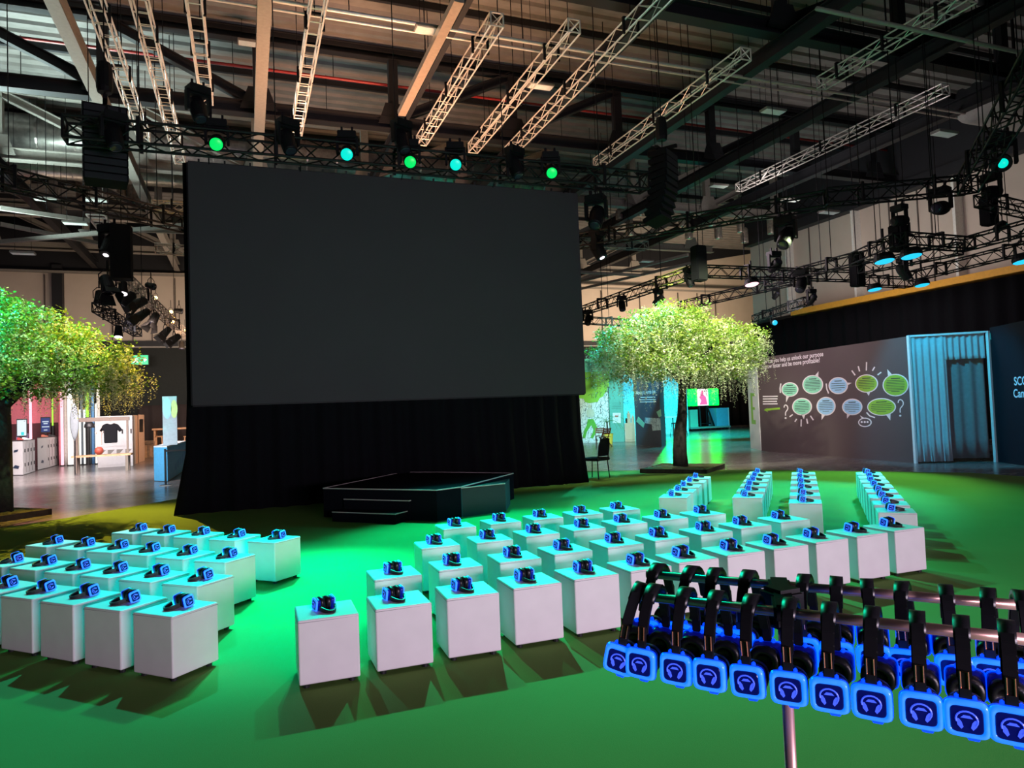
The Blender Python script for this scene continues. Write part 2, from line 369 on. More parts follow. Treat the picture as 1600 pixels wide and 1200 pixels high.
# carpet (an octagon of lime green carpet on the plank floor)
cp = [(-3.3, 16.4), (-1.3, 19.0), (3.0, 20.2), (8.83, 18.2), (10.7, 16.7), (12.7, 14.8), (15.3, 11.2), (15.2, 4.0), (12, -3), (6, -7.5), (-5, -7.5), (-11, -2), (-11.2, 6.5), (-8.0, 12.0)]
mb = MB(); mb.prism([(x, y, 0.0) for x, y in cp], (0, 0, 0.012))
tag(mb.build('carpet', M_carpet), 'lime green carpet under all the white cube seats', 'carpet')

# drapes ----------------------------------------------------------
def drape(name, pts, z0, z1, m, amp=0.08, per=0.35, flare=0.0, label=None, cat='curtain', ph=0.0, thick=0.02):
    "pts: ground polyline"
    P = [Vector((p[0], p[1], 0)) for p in pts]; seg = [(P[i+1]-P[i]).length for i in range(len(P)-1)]; L = sum(seg)
    n = max(8, int(L/per*8)); rings = []
    levels = 7
    col = []
    for k in range(n+1):
        s_ = L*k/n; i = 0; t = s_
        while i < len(seg)-1 and t > seg[i]: t -= seg[i]; i += 1
        d = (P[i+1]-P[i]).normalized(); base = P[i]+d*t; nn = Vector((d.y, -d.x, 0))
        c = []
        for j in range(levels):
            f = j/(levels-1); z = z1+(z0-z1)*f
            a = amp*(0.55+0.45*f)*(math.sin(2*PI*s_/per+ph+0.6*math.sin(s_*1.7)) + 0.35*math.sin(2*PI*s_/(per*2.3)+1.3))
            fl = flare*max(0, (f-0.72)/0.28)**2
            side = (2*k/n-1)**15*(1 if k < n/2 else .25)
            c.append(base + nn*(a+fl) + d*(flare*1.2*side*max(0, (f-0.72)/0.28)**2) + Vector((0, 0, z)))
        col.append(c)
    q = MB(); vs = [p for c in col for p in c]; nb = len(vs)
    vs += [Vector((0,0,0))+p+ (Vector((0, thick, 0)) if abs(P[-1].x-P[0].x) > abs(P[-1].y-P[0].y) else Vector((thick, 0, 0))) for p in vs]
    fs = []
    for k in range(n):
        for j in range(levels-1):
            a = k*levels+j; fs.append((a, a+1, a+levels+1, a+levels)); fs.append((nb+a, nb+a+levels, nb+a+levels+1, nb+a+1))
    for k in range(n):
        for j in (0, levels-1):
            a = k*levels+j; fs.append((a, a+levels, nb+a+levels, nb+a))
    for j in range(levels-1):
        for k in (0, n):
            a = k*levels+j; fs.append((a, a+1, nb+a+1, nb+a))
    q.add(vs, fs); o = q.build(name, m, smooth=True)
    if label: tag(o, label, cat)
    return o
drape('black_drape', [(-1.12, 15.45), (7.62, 15.45)], 0.015, 7.1, M_drape, 0.06, 0.42, 0.22, 'black floor length drape behind and below the big projection screen')
drape('black_drape', [(27.2, 10.0), (27.2, 32.5)], 0.0, 6.2, M_drape, 0.12, 0.8, 0, 'long black drape hanging under the ochre ledge on the right wall')
drape('black_drape', [(26.2, 45.2), (42.0, 45.2)], 0.0, 6.0, M_drape, 0.12, 0.8, 0, 'black drape on the far wall beside the green lit television')
a, b = aty(215, 640, 44.5), aty(330, 640, 44.5)
drape('black_drape', [(a.x, 44.5), (b.x, 44.5)], 0.0, 2.9, mat('dark_brown_drape', (0.03, 0.02, 0.02), 0.9), 0.12, 0.7, 0, 'low dark drape on the far wall under the exit sign')

# projection screen ------------------------------------------------
TZ_ = 7.25
sx0, sx1, sz0, sz1, sy = -0.99, 7.56, 2.15, 6.98, 15.0
s_ = empty('projection_screen', ((sx0+sx1)/2, sy, sz0), 0, 'large dark blank projection screen flown above the black stage', 'screen')
def pm(o, p):  # parent a mesh built in hall coordinates
    o.parent = p; o.matrix_parent_inverse = (Matrix.Translation(p.location) @ Matrix.Rotation(p.rotation_euler.z, 4, 'Z')).inverted() if p.type == 'EMPTY' else Matrix.Identity(4)
    return o
mb = MB(); mb.box(((sx0+sx1)/2, sy, (sz0+sz1)/2), (sx1-sx0, 0.05, sz1-sz0)); pm(mb.build('screen_surface', M_screen), s_)
mb = MB()
for (x0, z0, x1, z1) in ((sx0, sz0, sx1, sz0), (sx0, sz1, sx1, sz1), (sx0, sz0, sx0, sz1), (sx1, sz0, sx1, sz1)):
    mb.bar((x0, sy+0.06, z0), (x1, sy+0.06, z1), 0.06)
for x in (1.15, 3.28, 5.4): mb.bar((x, sy+0.06, sz0), (x, sy+0.06, sz1), 0.05)
pm(mb.build('screen_frame', M_black), s_)
for k in range(18):
    mb = MB(); x = sx0+0.2+k*(sx1-sx0-0.4)/17; mb.bar((x, sy, sz1-0.02), (x, sy-0.02, sz1+0.07), 0.035)
    pm(mb.build('eyelet_tie', M_black), s_)

for x in (-.6, 1.15, 3.28, 5.4, 7.2):
    mb = MB(); mb.cyl((x, sy, sz1-.03), (x, 14.78, TZ_-.16), 0.012, 6); pm(mb.build('suspension_strap', M_black), s_)

# stage ------------------------------------------------------------
ZS = 0.53
st = empty('stage_platform', (2.8, 12.3, 0), 0, 'low black angular stage platform with pale edge trim below the screen', 'stage')
top = [atz(505, 763, ZS), atz(682, 766, ZS), atz(720, 761, ZS), atz(802, 739.5, ZS), atz(697, 738, ZS), atz(629, 738, ZS)]
mb = MB(); mb.prism([(p.x, p.y, 0.012) for p in top], (0, 0, ZS-0.012)); pm(mb.build('deck', M_stage), st)
mb = MB()
for i in range(6): mb.bar(top[i], top[(i+1) % 6], 0.018)
pm(mb.build('edge_trim', M_trim), st)
pa, pb, pc = atz(683, 766.5, ZS-.02), atz(789, 755.5, ZS-.02), atz(801, 741, ZS-.02)
inn = (top[2]*0.5+top[3]*0.5)
mb = MB(); mb.prism([(p.x, p.y, 0.012) for p in (pa, pb, pb*0.45+pc*0.55, top[2])], (0, 0, ZS-0.04)); pm(mb.build('side_block', mat('black_green_fascia', (0.012, 0.018, 0.024), 0.7)), st)
mb = MB(); mb.bar(pa, pb, 0.016); pm(mb.build('side_block_trim', M_trim), st)
# two steps against the front left face
u = (top[1]-top[0]).normalized(); nrm = Vector((-u.y, u.x, 0)); nrm = -nrm if nrm.dot(Vector((-1, -1, 0))) < 0 else nrm
for z, e, pxl, pxr in ((0.35, 0.30, (537, 780), (633, 784)), (0.175, 0.62, (519, 800), (616, 804))):
    L_, R_ = atz(*pxl, z), atz(*pxr, z)
    d0 = (L_-top[0]).dot(nrm)
    wv = u*((R_-L_).dot(u))
    base = [L_, L_+wv, L_+wv-nrm*(d0+0.0), L_-nrm*(d0+0.0)]
    mb = MB(); mb.prism([(p.x, p.y, 0.012) for p in base], (0, 0, z-0.012)); so = pm(mb.build('step', M_stage), st)
    mb = MB(); mb.bar(base[0], base[1], 0.014); mb.bar(base[1], base[2], 0.014); pm(mb.build('step_trim', M_trim), so)

# ================================================================= CUBE SEATS
S = 0.40; HB = 0.425; FT = 0.03
def rbox(sx, sy, z0, z1, r, seg=3, puff=0.0):
    "rounded box as loft of rounded-rectangle rings"
    def ring(ins, z):
        a, b = sx/2-ins, sy/2-ins; rr = max(r-ins, 0.001) ; out = []
        for cx, cy, a0 in ((a-rr, b-rr, 0), (-a+rr, b-rr, 90), (-a+rr, -b+rr, 180), (a-rr, -b+rr, 270)):
            for k in range(seg+1):
                t = R(a0+90*k/seg); out.append(Vector((cx+rr*math.cos(t), cy+rr*math.sin(t), z)))
        return out
    rings = []
    for k in range(seg+1):
        t = PI/2*k/seg; rings.append(ring(r*(1-math.sin(t)), z0+r*(1-math.cos(t))))
    for k in range(seg+1):
        t = PI/2*k/seg; rings.append(ring(r*(1-math.cos(t)), z1-r*(1-math.sin(t))))
    m = MB(); m.loft(rings); return m
def make_cube():
    t = empty('cube_seat')
    m = rbox(S, S, FT, FT+HB, 0.011); b = m.build('upholstered_body', M_white, t, smooth=False)
    q = MB(); zt = FT+HB-0.016; a = S/2+0.0008
    q.tube([(-a, -a, zt), (a, -a, zt), (a, a, zt), (-a, a, zt)], 0.0022, 5, close=True)
    q.build('seam_piping', mat('seam_grey', (0.30, 0.30, 0.31), 0.6), t)
    for i in (-1, 1):
        for j in (-1, 1):
            q = MB(); q.lathe([(0.022, 0), (0.024, FT+0.004)], 10, Matrix.Translation((i*(S/2-0.05), j*(S/2-0.05), 0))); q.build('foot', M_foot, t)
    return t
cube0 = make_cube()

# ================================================================= HEADPHONES
# local frame: ears on the X axis at x=+-0.078, band arches to +Z (apex z=+0.155 from cup centre)
def sq_ring(hw, x, e=0.36, n=24):
    out = []
    for k in range(n):
        t = 2*PI*k/n; c, s = math.cos(t), math.sin(t)
        out.append(Vector((x, hw*math.copysign(abs(c)**e, c)*1.0, hw*math.copysign(abs(s)**e, s)*0.93)))
    return out
def headphone(detail=True):
    t = empty('headphones'); ap = 0.150; dx = 0.0 if detail else 0.026
    arc = [((0.083-dx)*math.cos(a), ap*math.sin(a)**0.9) for a in [PI*k/16 for k in range(17)]]
    rings = []
    for k, (x, z) in enumerate(arc):
        a = PI*k/16; wd = 0.0125 if detail else 0.016; th = 0.0055 if not detail else 0.006
        if z < 0.05: continue
        nx, nz = math.cos(a), math.sin(a)
        rings.append([Vector((x+nx*th, -wd, z+nz*th)), Vector((x+nx*th, wd, z+nz*th)), Vector((x-nx*th, wd*0.9, z-nz*th)), Vector((x-nx*th, -wd*0.9, z-nz*th))])
    m = MB(); m.loft(rings); m.build('headband', M_band, t, smooth=False, bevel=0.002 if detail else 0)
    if detail:   # padding lump on the crown
        rr = []
        for k in range(5, 12):
            a = PI*k/16; x, z = arc[k]; nx, nz = math.cos(a), math.sin(a); f = 0.5+0.5*math.sin(PI*(k-5)/6); th = 0.009*f
            rr.append([Vector((x+nx*0.008*f, -0.014, z+nz*0.008*f)), Vector((x+nx*0.008*f, 0.014, z+nz*0.008*f)), Vector((x-nx*th, 0.014, z-nz*th)), Vector((x-nx*th, -0.014, z-nz*th))])
        m = MB(); m.loft(rr); m.build('crown_pad', M_cush, t, smooth=True)
    for sd in (1, -1):
        def X(v): return sd*(v-dx) if v > 0.002 else sd*v
        hw = 0.0345 if detail else 0.043; kk = hw/0.042
        m = MB(); m.loft([sq_ring(hw*0.80, X(0.060), 0.6), sq_ring(hw*0.93, X(0.064), 0.5), sq_ring(hw*0.97, X(0.078), 0.42), sq_ring(hw, X(0.086))])
        cupo = m.build('ear_cup', M_shellb if detail else M_edgeC, t, smooth=True)
        m = MB(); m.loft([sq_ring(hw, X(0.086)), sq_ring(hw*1.02, X(0.091)), sq_ring(hw*0.98, X(0.096)), sq_ring(hw*0.90, X(0.098)), sq_ring(hw*0.74, X(0.0975)), sq_ring(hw*0.70, X(0.090))])
        m.build('light_ring', M_ring if detail else M_ringC, cupo, smooth=True)
        if detail:
            m = MB(); m.loft([sq_ring(hw*1.02, X(0.084)), sq_ring(hw*1.05, X(0.087)), sq_ring(hw*1.03, X(0.090))]); m.build('lit_edge', M_edge, cupo)
        m = MB(); m.loft([sq_ring(hw*0.76, X(0.0955)), sq_ring(hw*0.70, X(0.0985)), sq_ring(hw*0.2, X(0.0987))]); m.build('face_plate', M_face, cupo, smooth=False)
        # emblem: arched band with two ear pads and a bridge
        m = MB(); xx = X(0.0993)
        kk *= 1.15; m.tube([(xx, kk*0.0175*math.cos(R(a)), kk*(0.001+0.0155*math.sin(R(a)))) for a in range(-35, 216, 18)], 0.0016, 5)
        for j in (1, -1):
            pts = [(xx, j*y_*kk, z_*kk) for y_, z_ in ((0.0165, 0.002), (0.0125, 0.0015), (0.0085, -0.004), (0.006, -0.013), (0.0095, -0.017), (0.0155, -0.010))]
            m.prism(pts, (X(0.0006), 0, 0))
        m.prism([(xx, y_*kk, z_*kk) for y_, z_ in ((-0.010, 0.004), (0.010, 0.004), (0.005, 0.009), (-0.005, 0.009))], (X(0.0006), 0, 0))
        m.build('emblem', M_logo, cupo)
        cz = 0.92 if detail else 1.08; m = MB(); m.loft([sq_ring(hw*cz, X(0.062), 0.7), sq_ring(hw*cz*1.05, X(0.052), 0.8), sq_ring(hw*cz, X(0.036 if detail else 0.032), 0.9), sq_ring(hw*.6, X(0.034 if detail else 0.029), 1.0), sq_ring(hw*.5, X(0.050), 1.0)])
        m.build('ear_cushion', M_cush, cupo, smooth=True)
        if detail:
            m = MB(); m.box((X(0.0845), 0, 0.057), (0.007, 0.020, 0.050)); sl = m.build('slider', M_band, t, bevel=0.002)
            m = MB(); m.tube([(X(0.0895), y_, z_) for y_, z_ in ((-0.0062, 0.052), (0.0062, 0.052), (0.0062, 0.082), (-0.0062, 0.082))], 0.0015, 5, close=True)
            m.build('buckle', M_buckle, sl)
            m = MB()
            for j in (-1, 1): m.box((X(0.083), j*0.014, 0.034), (0.010, 0.007, 0.011))
            m.build('hinge', M_edge, cupo, bevel=0.002)
            m = MB(); m.box((X(0.088), 0.009, -0.0335), (0.014, 0.019, 0.006)); m.build('control_tab', M_edge, cupo, bevel=0.0015)
    return t
hp_rack = headphone(True)
hp_seat = headphone(False)

def linfit(pts, blend=0.35):
    n = len(pts); ax = (n-1)/2; mx = sum(p.x for p in pts)/n; my = sum(p.y for p in pts)/n
    den = sum((i-ax)**2 for i in range(n)); bx = sum((i-ax)*p.x for i, p in enumerate(pts))/den; by = sum((i-ax)*p.y for i, p in enumerate(pts))/den
    return [Vector((mx+bx*(i-ax), my+by*(i-ax), 0))*(1-blend)+Vector((p.x, p.y, 0))*blend for i, p in enumerate(pts)]
def seat_at(p, rot, band, cl, hl, g1, g2, first=[True]):
    if first[0]: c_, h_ = cube0, hp_seat; first[0] = False
    else: c_, h_ = copy_tree(cube0), copy_tree(hp_seat)
    c_.location = (p.x, p.y, 0.012); c_.rotation_euler = (0, 0, rot); tag(c_, cl, 'seat', g1)
    # band direction as hall azimuth (0 = away from the rear, +x = 90)
    az = R(band + random.uniform(-7, 7)); d = Vector((math.sin(az), math.cos(az), 0))
    tilt = R(-13)
    zax = (d*math.cos(tilt) + Vector((0, 0, math.sin(tilt)))).normalized()
    xax = Vector((d.y, -d.x, 0)); yax = zax.cross(xax)
    Mx = Matrix((xax, yax, zax)).transposed().to_4x4()
    ztop = 0.012+FT+HB
    jit = Vector((random.uniform(-.015, .015), random.uniform(-.015, .015), 0))
    Mx.translation = Vector((p.x, p.y, ztop+0.0395)) - d*0.05 + jit
    h_.matrix_world = Mx; h_.matrix_basis = Mx
    tag(h_, hl, 'headphones', g2)
ROWS_C = [
 [(510,950),(621,935),(730,920),(828,904),(917,892),(998,880),(1068,867),(1140,856),(1210,848),(1272,838),(1340,829),(1400,821)],
 [(617,892),(711,878),(806,868),(877,856),(963,846),(1033,837),(1103,828),(1161,818),(1224,807)],
 [(680,847),(768,841),(835,830),(911,821),(974,813),(1039,806),(1097,801)],
 [(710,820),(782,812),(849,806),(911,800),(966,793)]]
ROWS_L = [
 [(10,915),(64,922),(124,931),(196,939),(278,946)],
 [(20,876),(66,881),(124,887),(178,892),(240,898),(312,903)],
 [(82,847),(134,852),(181,856),(234,859),(289,865),(352,869)],
 [(216,828),(259,831),(307,834),(366,838),(432,840)]]
RN = ['front', 'second', 'third', 'back']
ZH = 0.475
for ri, row in enumerate(ROWS_C):
    P = linfit([atz(x, y, ZH) for x, y in row])
    P = [Vector((-1.35+0+0, 0, 0))*0 + p for p in P]
    for i, p in enumerate(P):
        seat_at(p, R(-0.5+random.uniform(-1.5, 2.5)), 168,
            'white cube seat, %s from the left in the %s row of the central block' % (ORD[i], RN[ri]),
            'black blue-lit headphones on the %s cube from the left, %s row, central block' % (ORD[i], RN[ri]),
            'white cube seats in the central block', 'headphones lying on the central cube seats')
for ri, row in enumerate(ROWS_L):
    pts = [atz(x, y, ZH) for x, y in row]
    P = linfit(pts)
    for i, p in enumerate(P):
        seat_at(p, R(-45+random.uniform(-2, 2)), 238,
            'white cube seat, %s from the right in the %s row of the left block' % (ORD[len(P)-1-i], RN[ri]),
            'black headphones glowing blue on the %s cube from the right, %s row, left block' % (ORD[len(P)-1-i], RN[ri]),
            'white cube seats in the left block', 'headphones lying on the left cube seats')
COLS = [('leftmost', [(1048,773),(1061,766),(1072,758),(1080,752),(1083,745)]),
        ('second', [(1165,773),(1168,765),(1175,757),(1178,750),(1182,744),(1184,737)]),
        ('third', [(1254,780),(1255,772),(1257,763),(1259,753),(1261,745),(1259,738)]),
        ('rightmost', [(1395,796),(1385,784),(1380,775),(1374,766),(1368,758),(1363,751),(1357,745),(1353,738)])]
for cn, row in COLS:
    P = linfit([atz(x+4, y, ZH) for x, y in row], 0.0)
    # keep neighbours a seat apart
    n = len(P); mid = (P[0]+P[-1])/2; d = (P[-1]-P[0]).normalized(); d = Vector((math.sin(R(43)), math.cos(R(43)), 0)) if cn != 'rightmost' else d
    step = max(0.50, (P[-1]-P[0]).length/(n-1)) if cn != 'rightmost' else max(0.44, (P[-1]-P[0]).length/(n-1))
    start = P[0]
    for i in range(n):
        p = start + d*step*i
        seat_at(p, math.atan2(d.y, d.x)+(R(0)), 128,
            'white cube seat, %s from the front in the %s column of the right block' % (ORD[i], cn),
            'black headphones glowing blue on the %s cube from the front, %s column, right block' % (ORD[i], cn),
            'white cube seats in the right block', 'headphones lying on the right cube seats')

# ================================================================= HEADPHONE STAND (foreground right)
ZR = 1.35
F0, F1 = atz(1000, 931, ZR), atz(1600, 999, ZR)
B0, B1 = atz(1022, 898, ZR), atz(1600, 946, ZR)
rd = (F1-F0).normalized(); F1x = F1+rd*0.12; B1x = B0 + (B1-B0)*1.12
pc = atz(1226, 960, ZR); pole = Vector((pc.x, pc.y, 0))
stand = empty('headphone_stand', (pole.x, pole.y, 0), 0, 'chrome two-rail stand on a pole hung with glowing blue headphones', 'stand')
def onl(A, B, px):  # point on rail at photo column px
    lo, hi = -0.3, 1.3
    for _ in range(40):
        m = (lo+hi)/2; q = A+(B-A)*m - O0
        c, s = math.cos(YAW), math.sin(YAW); X, Y, Z = q.x*c-q.y*s, q.x*s+q.y*c, q.z
        d = Y*math.cos(PITCH)+Z*math.sin(PITCH); uu = -Y*math.sin(PITCH)+Z*math.cos(PITCH)
        xx = 800+math.cos(ROLL)*FPX*X/d + math.sin(ROLL)*(-FPX*uu/d)
        if xx < px: lo = m
        else: hi = m
    return A+(B-A)*m
pf, pb_ = onl(F0, F1, 1228), onl(B0, B1, 1217)
pm_ = (pf*0.5+pb_*0.5); stand.location = (pm_.x, pm_.y, 0)
mb = MB(); mb.cyl(F0-rd*0.02, F1x, 0.011, 16); pm(mb.build('rail', M_chrome, smooth=True), stand)
mb = MB(); mb.cyl(B0-rd*0.02, B1x, 0.011, 16); pm(mb.build('rail', M_chrome, smooth=True), stand)
mb = MB(); mb.cyl((pm_.x, pm_.y, 0.02), (pm_.x, pm_.y, ZR-0.02), 0.013, 20); pm(mb.build('pole', M_chrome, smooth=True), stand)
mb = MB(); mb.bar(pf+Vector((0,0,0.0))-(pb_-pf)*0.06, pb_+(pb_-pf)*0.06, 0.05, 0.035); pm(mb.build('cross_arm', M_black, bevel=0.006), stand)
mb = MB(); mb.box((pm_.x, pm_.y, ZR-0.02), (0.075, 0.075, 0.09)); pm(mb.build('hub', M_black, bevel=0.01), stand)
mb = MB(); mb.lathe([(0.24, 0.012), (0.24, 0.02), (0.03, 0.035), (0.018, 0.08)], 32, Matrix.Translation((pm_.x, pm_.y, 0))); pm(mb.build('base_plate', M_chrome), stand)
perp = Vector((rd.y, -rd.x, 0)); perp = perp if perp.dot(Vector((0, -1, 0))) > 0 else -perp
def hang(p, label, grp, first, yaw=0, lean=0):
    h_ = hp_rack if first else copy_tree(hp_rack)
    # ear axis (local X) across the rail, rail passes under the crown
    x_ = (Matrix.Rotation(R(yaw), 3, 'Z') @ perp); z_ = Vector((0, 0, 1)); z_ = (z_+rd*math.sin(R(lean))).normalized(); y_ = z_.cross(x_).normalized(); x_ = y_.cross(z_)
    Mx = Matrix((x_, y_, z_)).transposed().to_4x4(); Mx.translation = p + z_*(0.011+0.013) - z_*0.150
    h_.matrix_basis = Mx; tag(h_, label, 'headphones', grp)
fp = [995, 1023, 1072, 1121, 1177, 1236, 1297, 1364, 1434, 1503, 1573]
for i, px in enumerate(fp):
    hang(onl(F0, F1, px) if i else F0-rd*0.002, 'black and blue headphones hanging on the near rail, %s from its left end' % ORD[i], 'headphones hanging on the near rail', i == 0, random.uniform(-3, 3)+(8 if i == 0 else 0), random.uniform(-.5, .5)+[14, 3, 2, 0, -3, 0, 0, 0, 1, 0, 1][i])
bp_ = [1029, 1082, 1119, 1170, 1258, 1307, 1356, 1411, 1479, 1545, 1595]
for i, px in enumerate(bp_):
    hang(onl(B0, B1, px), 'black and blue headphones hanging on the far rail, %s from its left end' % ORD[i], 'headphones hanging on the far rail', False, random.uniform(-6, 6), random.uniform(-3, 3))

# ================================================================= ROOF STEELWORK
YT = [5.6, 14.2, 22.8, 28.9, 36.4, 43.2]
NODES = [4.8+4.25*k for k in range(-5, 6)]
for ti, yt in enumerate(YT):
    lab = ['dark steel roof truss nearest the camera, above the seats', 'dark steel roof truss spanning above the black stage',
           'dark steel roof truss above the hanging silver trusses, just behind the screen', 'dark steel roof truss second behind the screen, near the big duct',
           'dark steel roof truss third behind the screen', 'dark steel roof truss closest to the far cream wall'][ti]
    t = empty('roof_truss', (4.8, yt, 11.5), 0, lab, 'roof truss', 'steel roof trusses')
    def ibeam(a, b, h, wd):
        m = MB(); a, b = Vector(a), Vector(b); d = (b-a).normalized(); up = Vector((0,0,1)) if abs(d.z) < .9 else Vector((1,0,0))
        sd = d.cross(up).normalized(); u2 = sd.cross(d)
        m.bar(a, b, 0.03, h, up); m.bar(a+u2*h/2, b+u2*h/2, wd, 0.03, up); m.bar(a-u2*h/2, b-u2*h/2, wd, 0.03, up); return m
    ms = M_steel if ti < 3 else M_greysteel
    pm(ibeam((XL+.2, yt, 11.5), (XR-.3, yt, 11.5), 0.38, 0.36).build('bottom_chord', ms), t)
    pm(ibeam((XL+.2, yt, 13.85), (XR-.3, yt, 13.85), 0.36, 0.3).build('top_chord', ms), t)
    for i, nx in enumerate(NODES):
        m = MB(); m.bar((nx, yt, 11.6), (nx, yt, 13.75), 0.26, 0.3); pm(m.build('vertical_post', ms), t)
        m = MB(); m.prism([(nx-.55, yt-.17, 11.45), (nx+.55, yt-.17, 11.45), (nx+.3, yt-.17, 12.15), (nx-.3, yt-.17, 12.15)], (0, 0.03, 0)); pm(m.build('gusset_plate', ms), t)
        if nx > XL+2 and nx < 4.7:
            m = ibeam((nx-4.25, yt, 13.7), (nx, yt, 11.65), 0.26, 0.26)
            pm(m.build('diagonal_brace', ms), t)
        if nx > 4.9 or abs(nx-4.8) < .1:
            pass
        if nx >= 4.7 and nx < XR-3:
            m = ibeam((nx+4.25, yt, 13.7), (nx, yt, 11.65), 0.26, 0.26); pm(m.build('diagonal_brace', ms), t)
    if ti >= 5: continue
    y2 = YT[ti+1] if ti < 5 else yt
# long beams running down the hall
for k, (x, z, h, m_) in enumerate([(0.55, 10.95, 0.34, M_greysteel), (4.8, 11.05, 0.3, M_steel), (9.05, 11.1, 0.4, M_steel), (13.3, 11.1, 0.4, M_steel), (-3.7, 11.1, 0.4, M_greysteel), (-7.95, 11.1, 0.4, M_steel), (17.5, 11.1, 0.4, M_steel), (21.8, 11.1, 0.4, M_steel)]):
    m = MB(); y0_, y1_ = -9.0, 45.7
    m.box((x, (y0_+y1_)/2, z), (0.03, y1_-y0_, h)); m.box((x, (y0_+y1_)/2, z-h/2), (0.14 if k == 1 else 0.3, y1_-y0_, 0.03)); m.box((x, (y0_+y1_)/2, z+h/2), (0.3, y1_-y0_, 0.03))
    tag(m.build('roof_beam', m_), ['pale steel roof beam running down the hall above the left of the screen', 'slim dark roof beam above the middle of the screen',
        'dark roof beam above the right part of the screen', 'dark roof beam just right of the screen', 'pale roof beam beside the left line array', 'dark roof beam at the upper left corner',
        'dark roof beam above the right white seats', 'dark roof beam nearest the right cream wall'][k], 'roof beam', 'roof beams running down the hall')
# purlins
for i in range(13):
    y_ = 8.4+i*2.87
    m = MB(); m.box((4.5, y_, 13.98), (46.5, 0.12, 0.2)); struct(m.build('trim_%d' % (40+i), M_steel))
# pipes under the deck
def pipe(a, b, r, m_, lab, cat='pipe', name='pipe', hang_=0):
    q = MB(); a, b = Vector(a), Vector(b); q.cyl(a, b, r, 8); o = q.build(name, m_, smooth=True); tag(o, lab, cat)
    if hang_:
        n = int((b-a).length/hang_); q = MB()
        for k in range(1, n):
            p = a+(b-a)*k/n; q.cyl(p, (p.x, p.y, ZD-0.1), 0.012, 4)
        q.build('hanger_rod', M_black, o)
    return o
p = atz(350, 100, 13.0); pipe((XL+.3, p.y, 13.0), (XR-.4, p.y, 13.0), 0.05, M_red, 'thin red sprinkler pipe running across under the roof deck', hang_=3)
p = atz(40, 50, 12.6); pipe((XL+.3, p.y+3.3, 12.7), (XR-.4, p.y+3.3, 12.7), 0.05, M_red, 'second red sprinkler pipe, further back behind the screen truss', hang_=3)
p = atz(700, 45, 10.9); pipe((XL+.3, p.y, 10.9), (XR-.4, p.y, 10.9), 0.05, M_silver, 'bright conduit crossing above the hanging silver trusses', 'conduit', 'conduit', 4)
pipe((XL+.3, p.y+.35, 10.9), (XR-.4, p.y+.35, 10.9), 0.035, M_silver, 'thin conduit alongside the bright conduit above the silver trusses', 'conduit', 'conduit')
p = atz(1400, 40, 10.1); pipe((11.5, p.y, 10.1), (XR-.4, p.y, 10.1), 0.05, M_greysteel, 'pale conduit crossing above the two right silver trusses', 'conduit', 'conduit', 4)

# ducts
def duct(a, b, r, lab):
    q = MB(); a, b = Vector(a), Vector(b); q.cyl(a, b, r, 24); o = q.build('air_duct', M_duct, smooth=True)
    q = MB(); L = (b-a).length; n = int(L/1.2); d = (b-a).normalized()
    for k in range(n+1):
        p = a+d*(L*k/n if n else 0); q.cyl(p-d*.03, p+d*.03, r*1.025, 24)
    q.build('duct_flange', M_duct, o)
    return tag(o, lab, 'duct')
c0 = aty(80, 212, 30.6)
duct((XL+1, 30.6, c0.z), (13.5, 30.6, c0.z), 0.72, 'large silver spiral air duct crossing behind the screen truss')
c1 = aty(60, 262, 33.5)
duct((XL+1, 33.5, c1.z), (-1.5, 33.5, c1.z), 0.42, 'smaller silver air duct under the big duct at upper left')
dl = [(968,335,.19,.5),(984,358,.2,.6),(1000,330,.16,.5),(1066,347,.2,.5),(1076,362,.2,.75),(1112,345,.2,.6),(1122,362,.2,.8),(1157,352,.2,.8),(1163,368,.2,.8),(1205,350,.22,1.1),(36,268,.3,1.0),(130,292,.3,1.2),(205,292,.22,1.3),(213,305,.26,1.0),(190,300,.2,.9),(246,268,.2,.8)]
for i, (px, py, r_, h_) in enumerate(dl):
    Y_ = 30 if px > 500 else 37
    p = aty(px, py, Y_); q = MB(); q.lathe([(r_*.96, -h_/2), (r_, -h_/2+.05), (r_, h_/2-.1), (r_*.7, h_/2), (0.05, h_/2+.05)], 16, Matrix.Translation(p))
    o = q.build('duct_outlet', M_foil, smooth=True); tag(o, 'crinkled silver duct outlet hanging under the roof, %s' % ('right of the screen' if px > 500 else 'left of the screen'), 'duct outlet', 'silver duct outlets right of the screen' if px > 500 else 'silver duct outlets left of the screen')
    q = MB(); q.cyl(p+Vector((0,0,h_/2)), (p.x, p.y, 14.15), 0.02, 5); q.build('hanger_rod', M_black, o)
# white rounded air handling pod, upper right
p = aty(1555, 170, 14.5)
q = rbox(3.4, 2.2, -0.45, 0.45, 0.45, 6)
o = q.build('ventilation_pod', mat('pod_grey', (0.34, 0.30, 0.30), 0.6), smooth=True); o.location = aty(1590, 165, 15.0); tag(o, 'big rounded pale ventilation pod under the roof at the upper right', 'ventilation unit')
q = MB(); q.cyl((0, 0, .4), (0, 0, 3.6), 0.05, 8); q.build('hanger_rod', M_black, o)
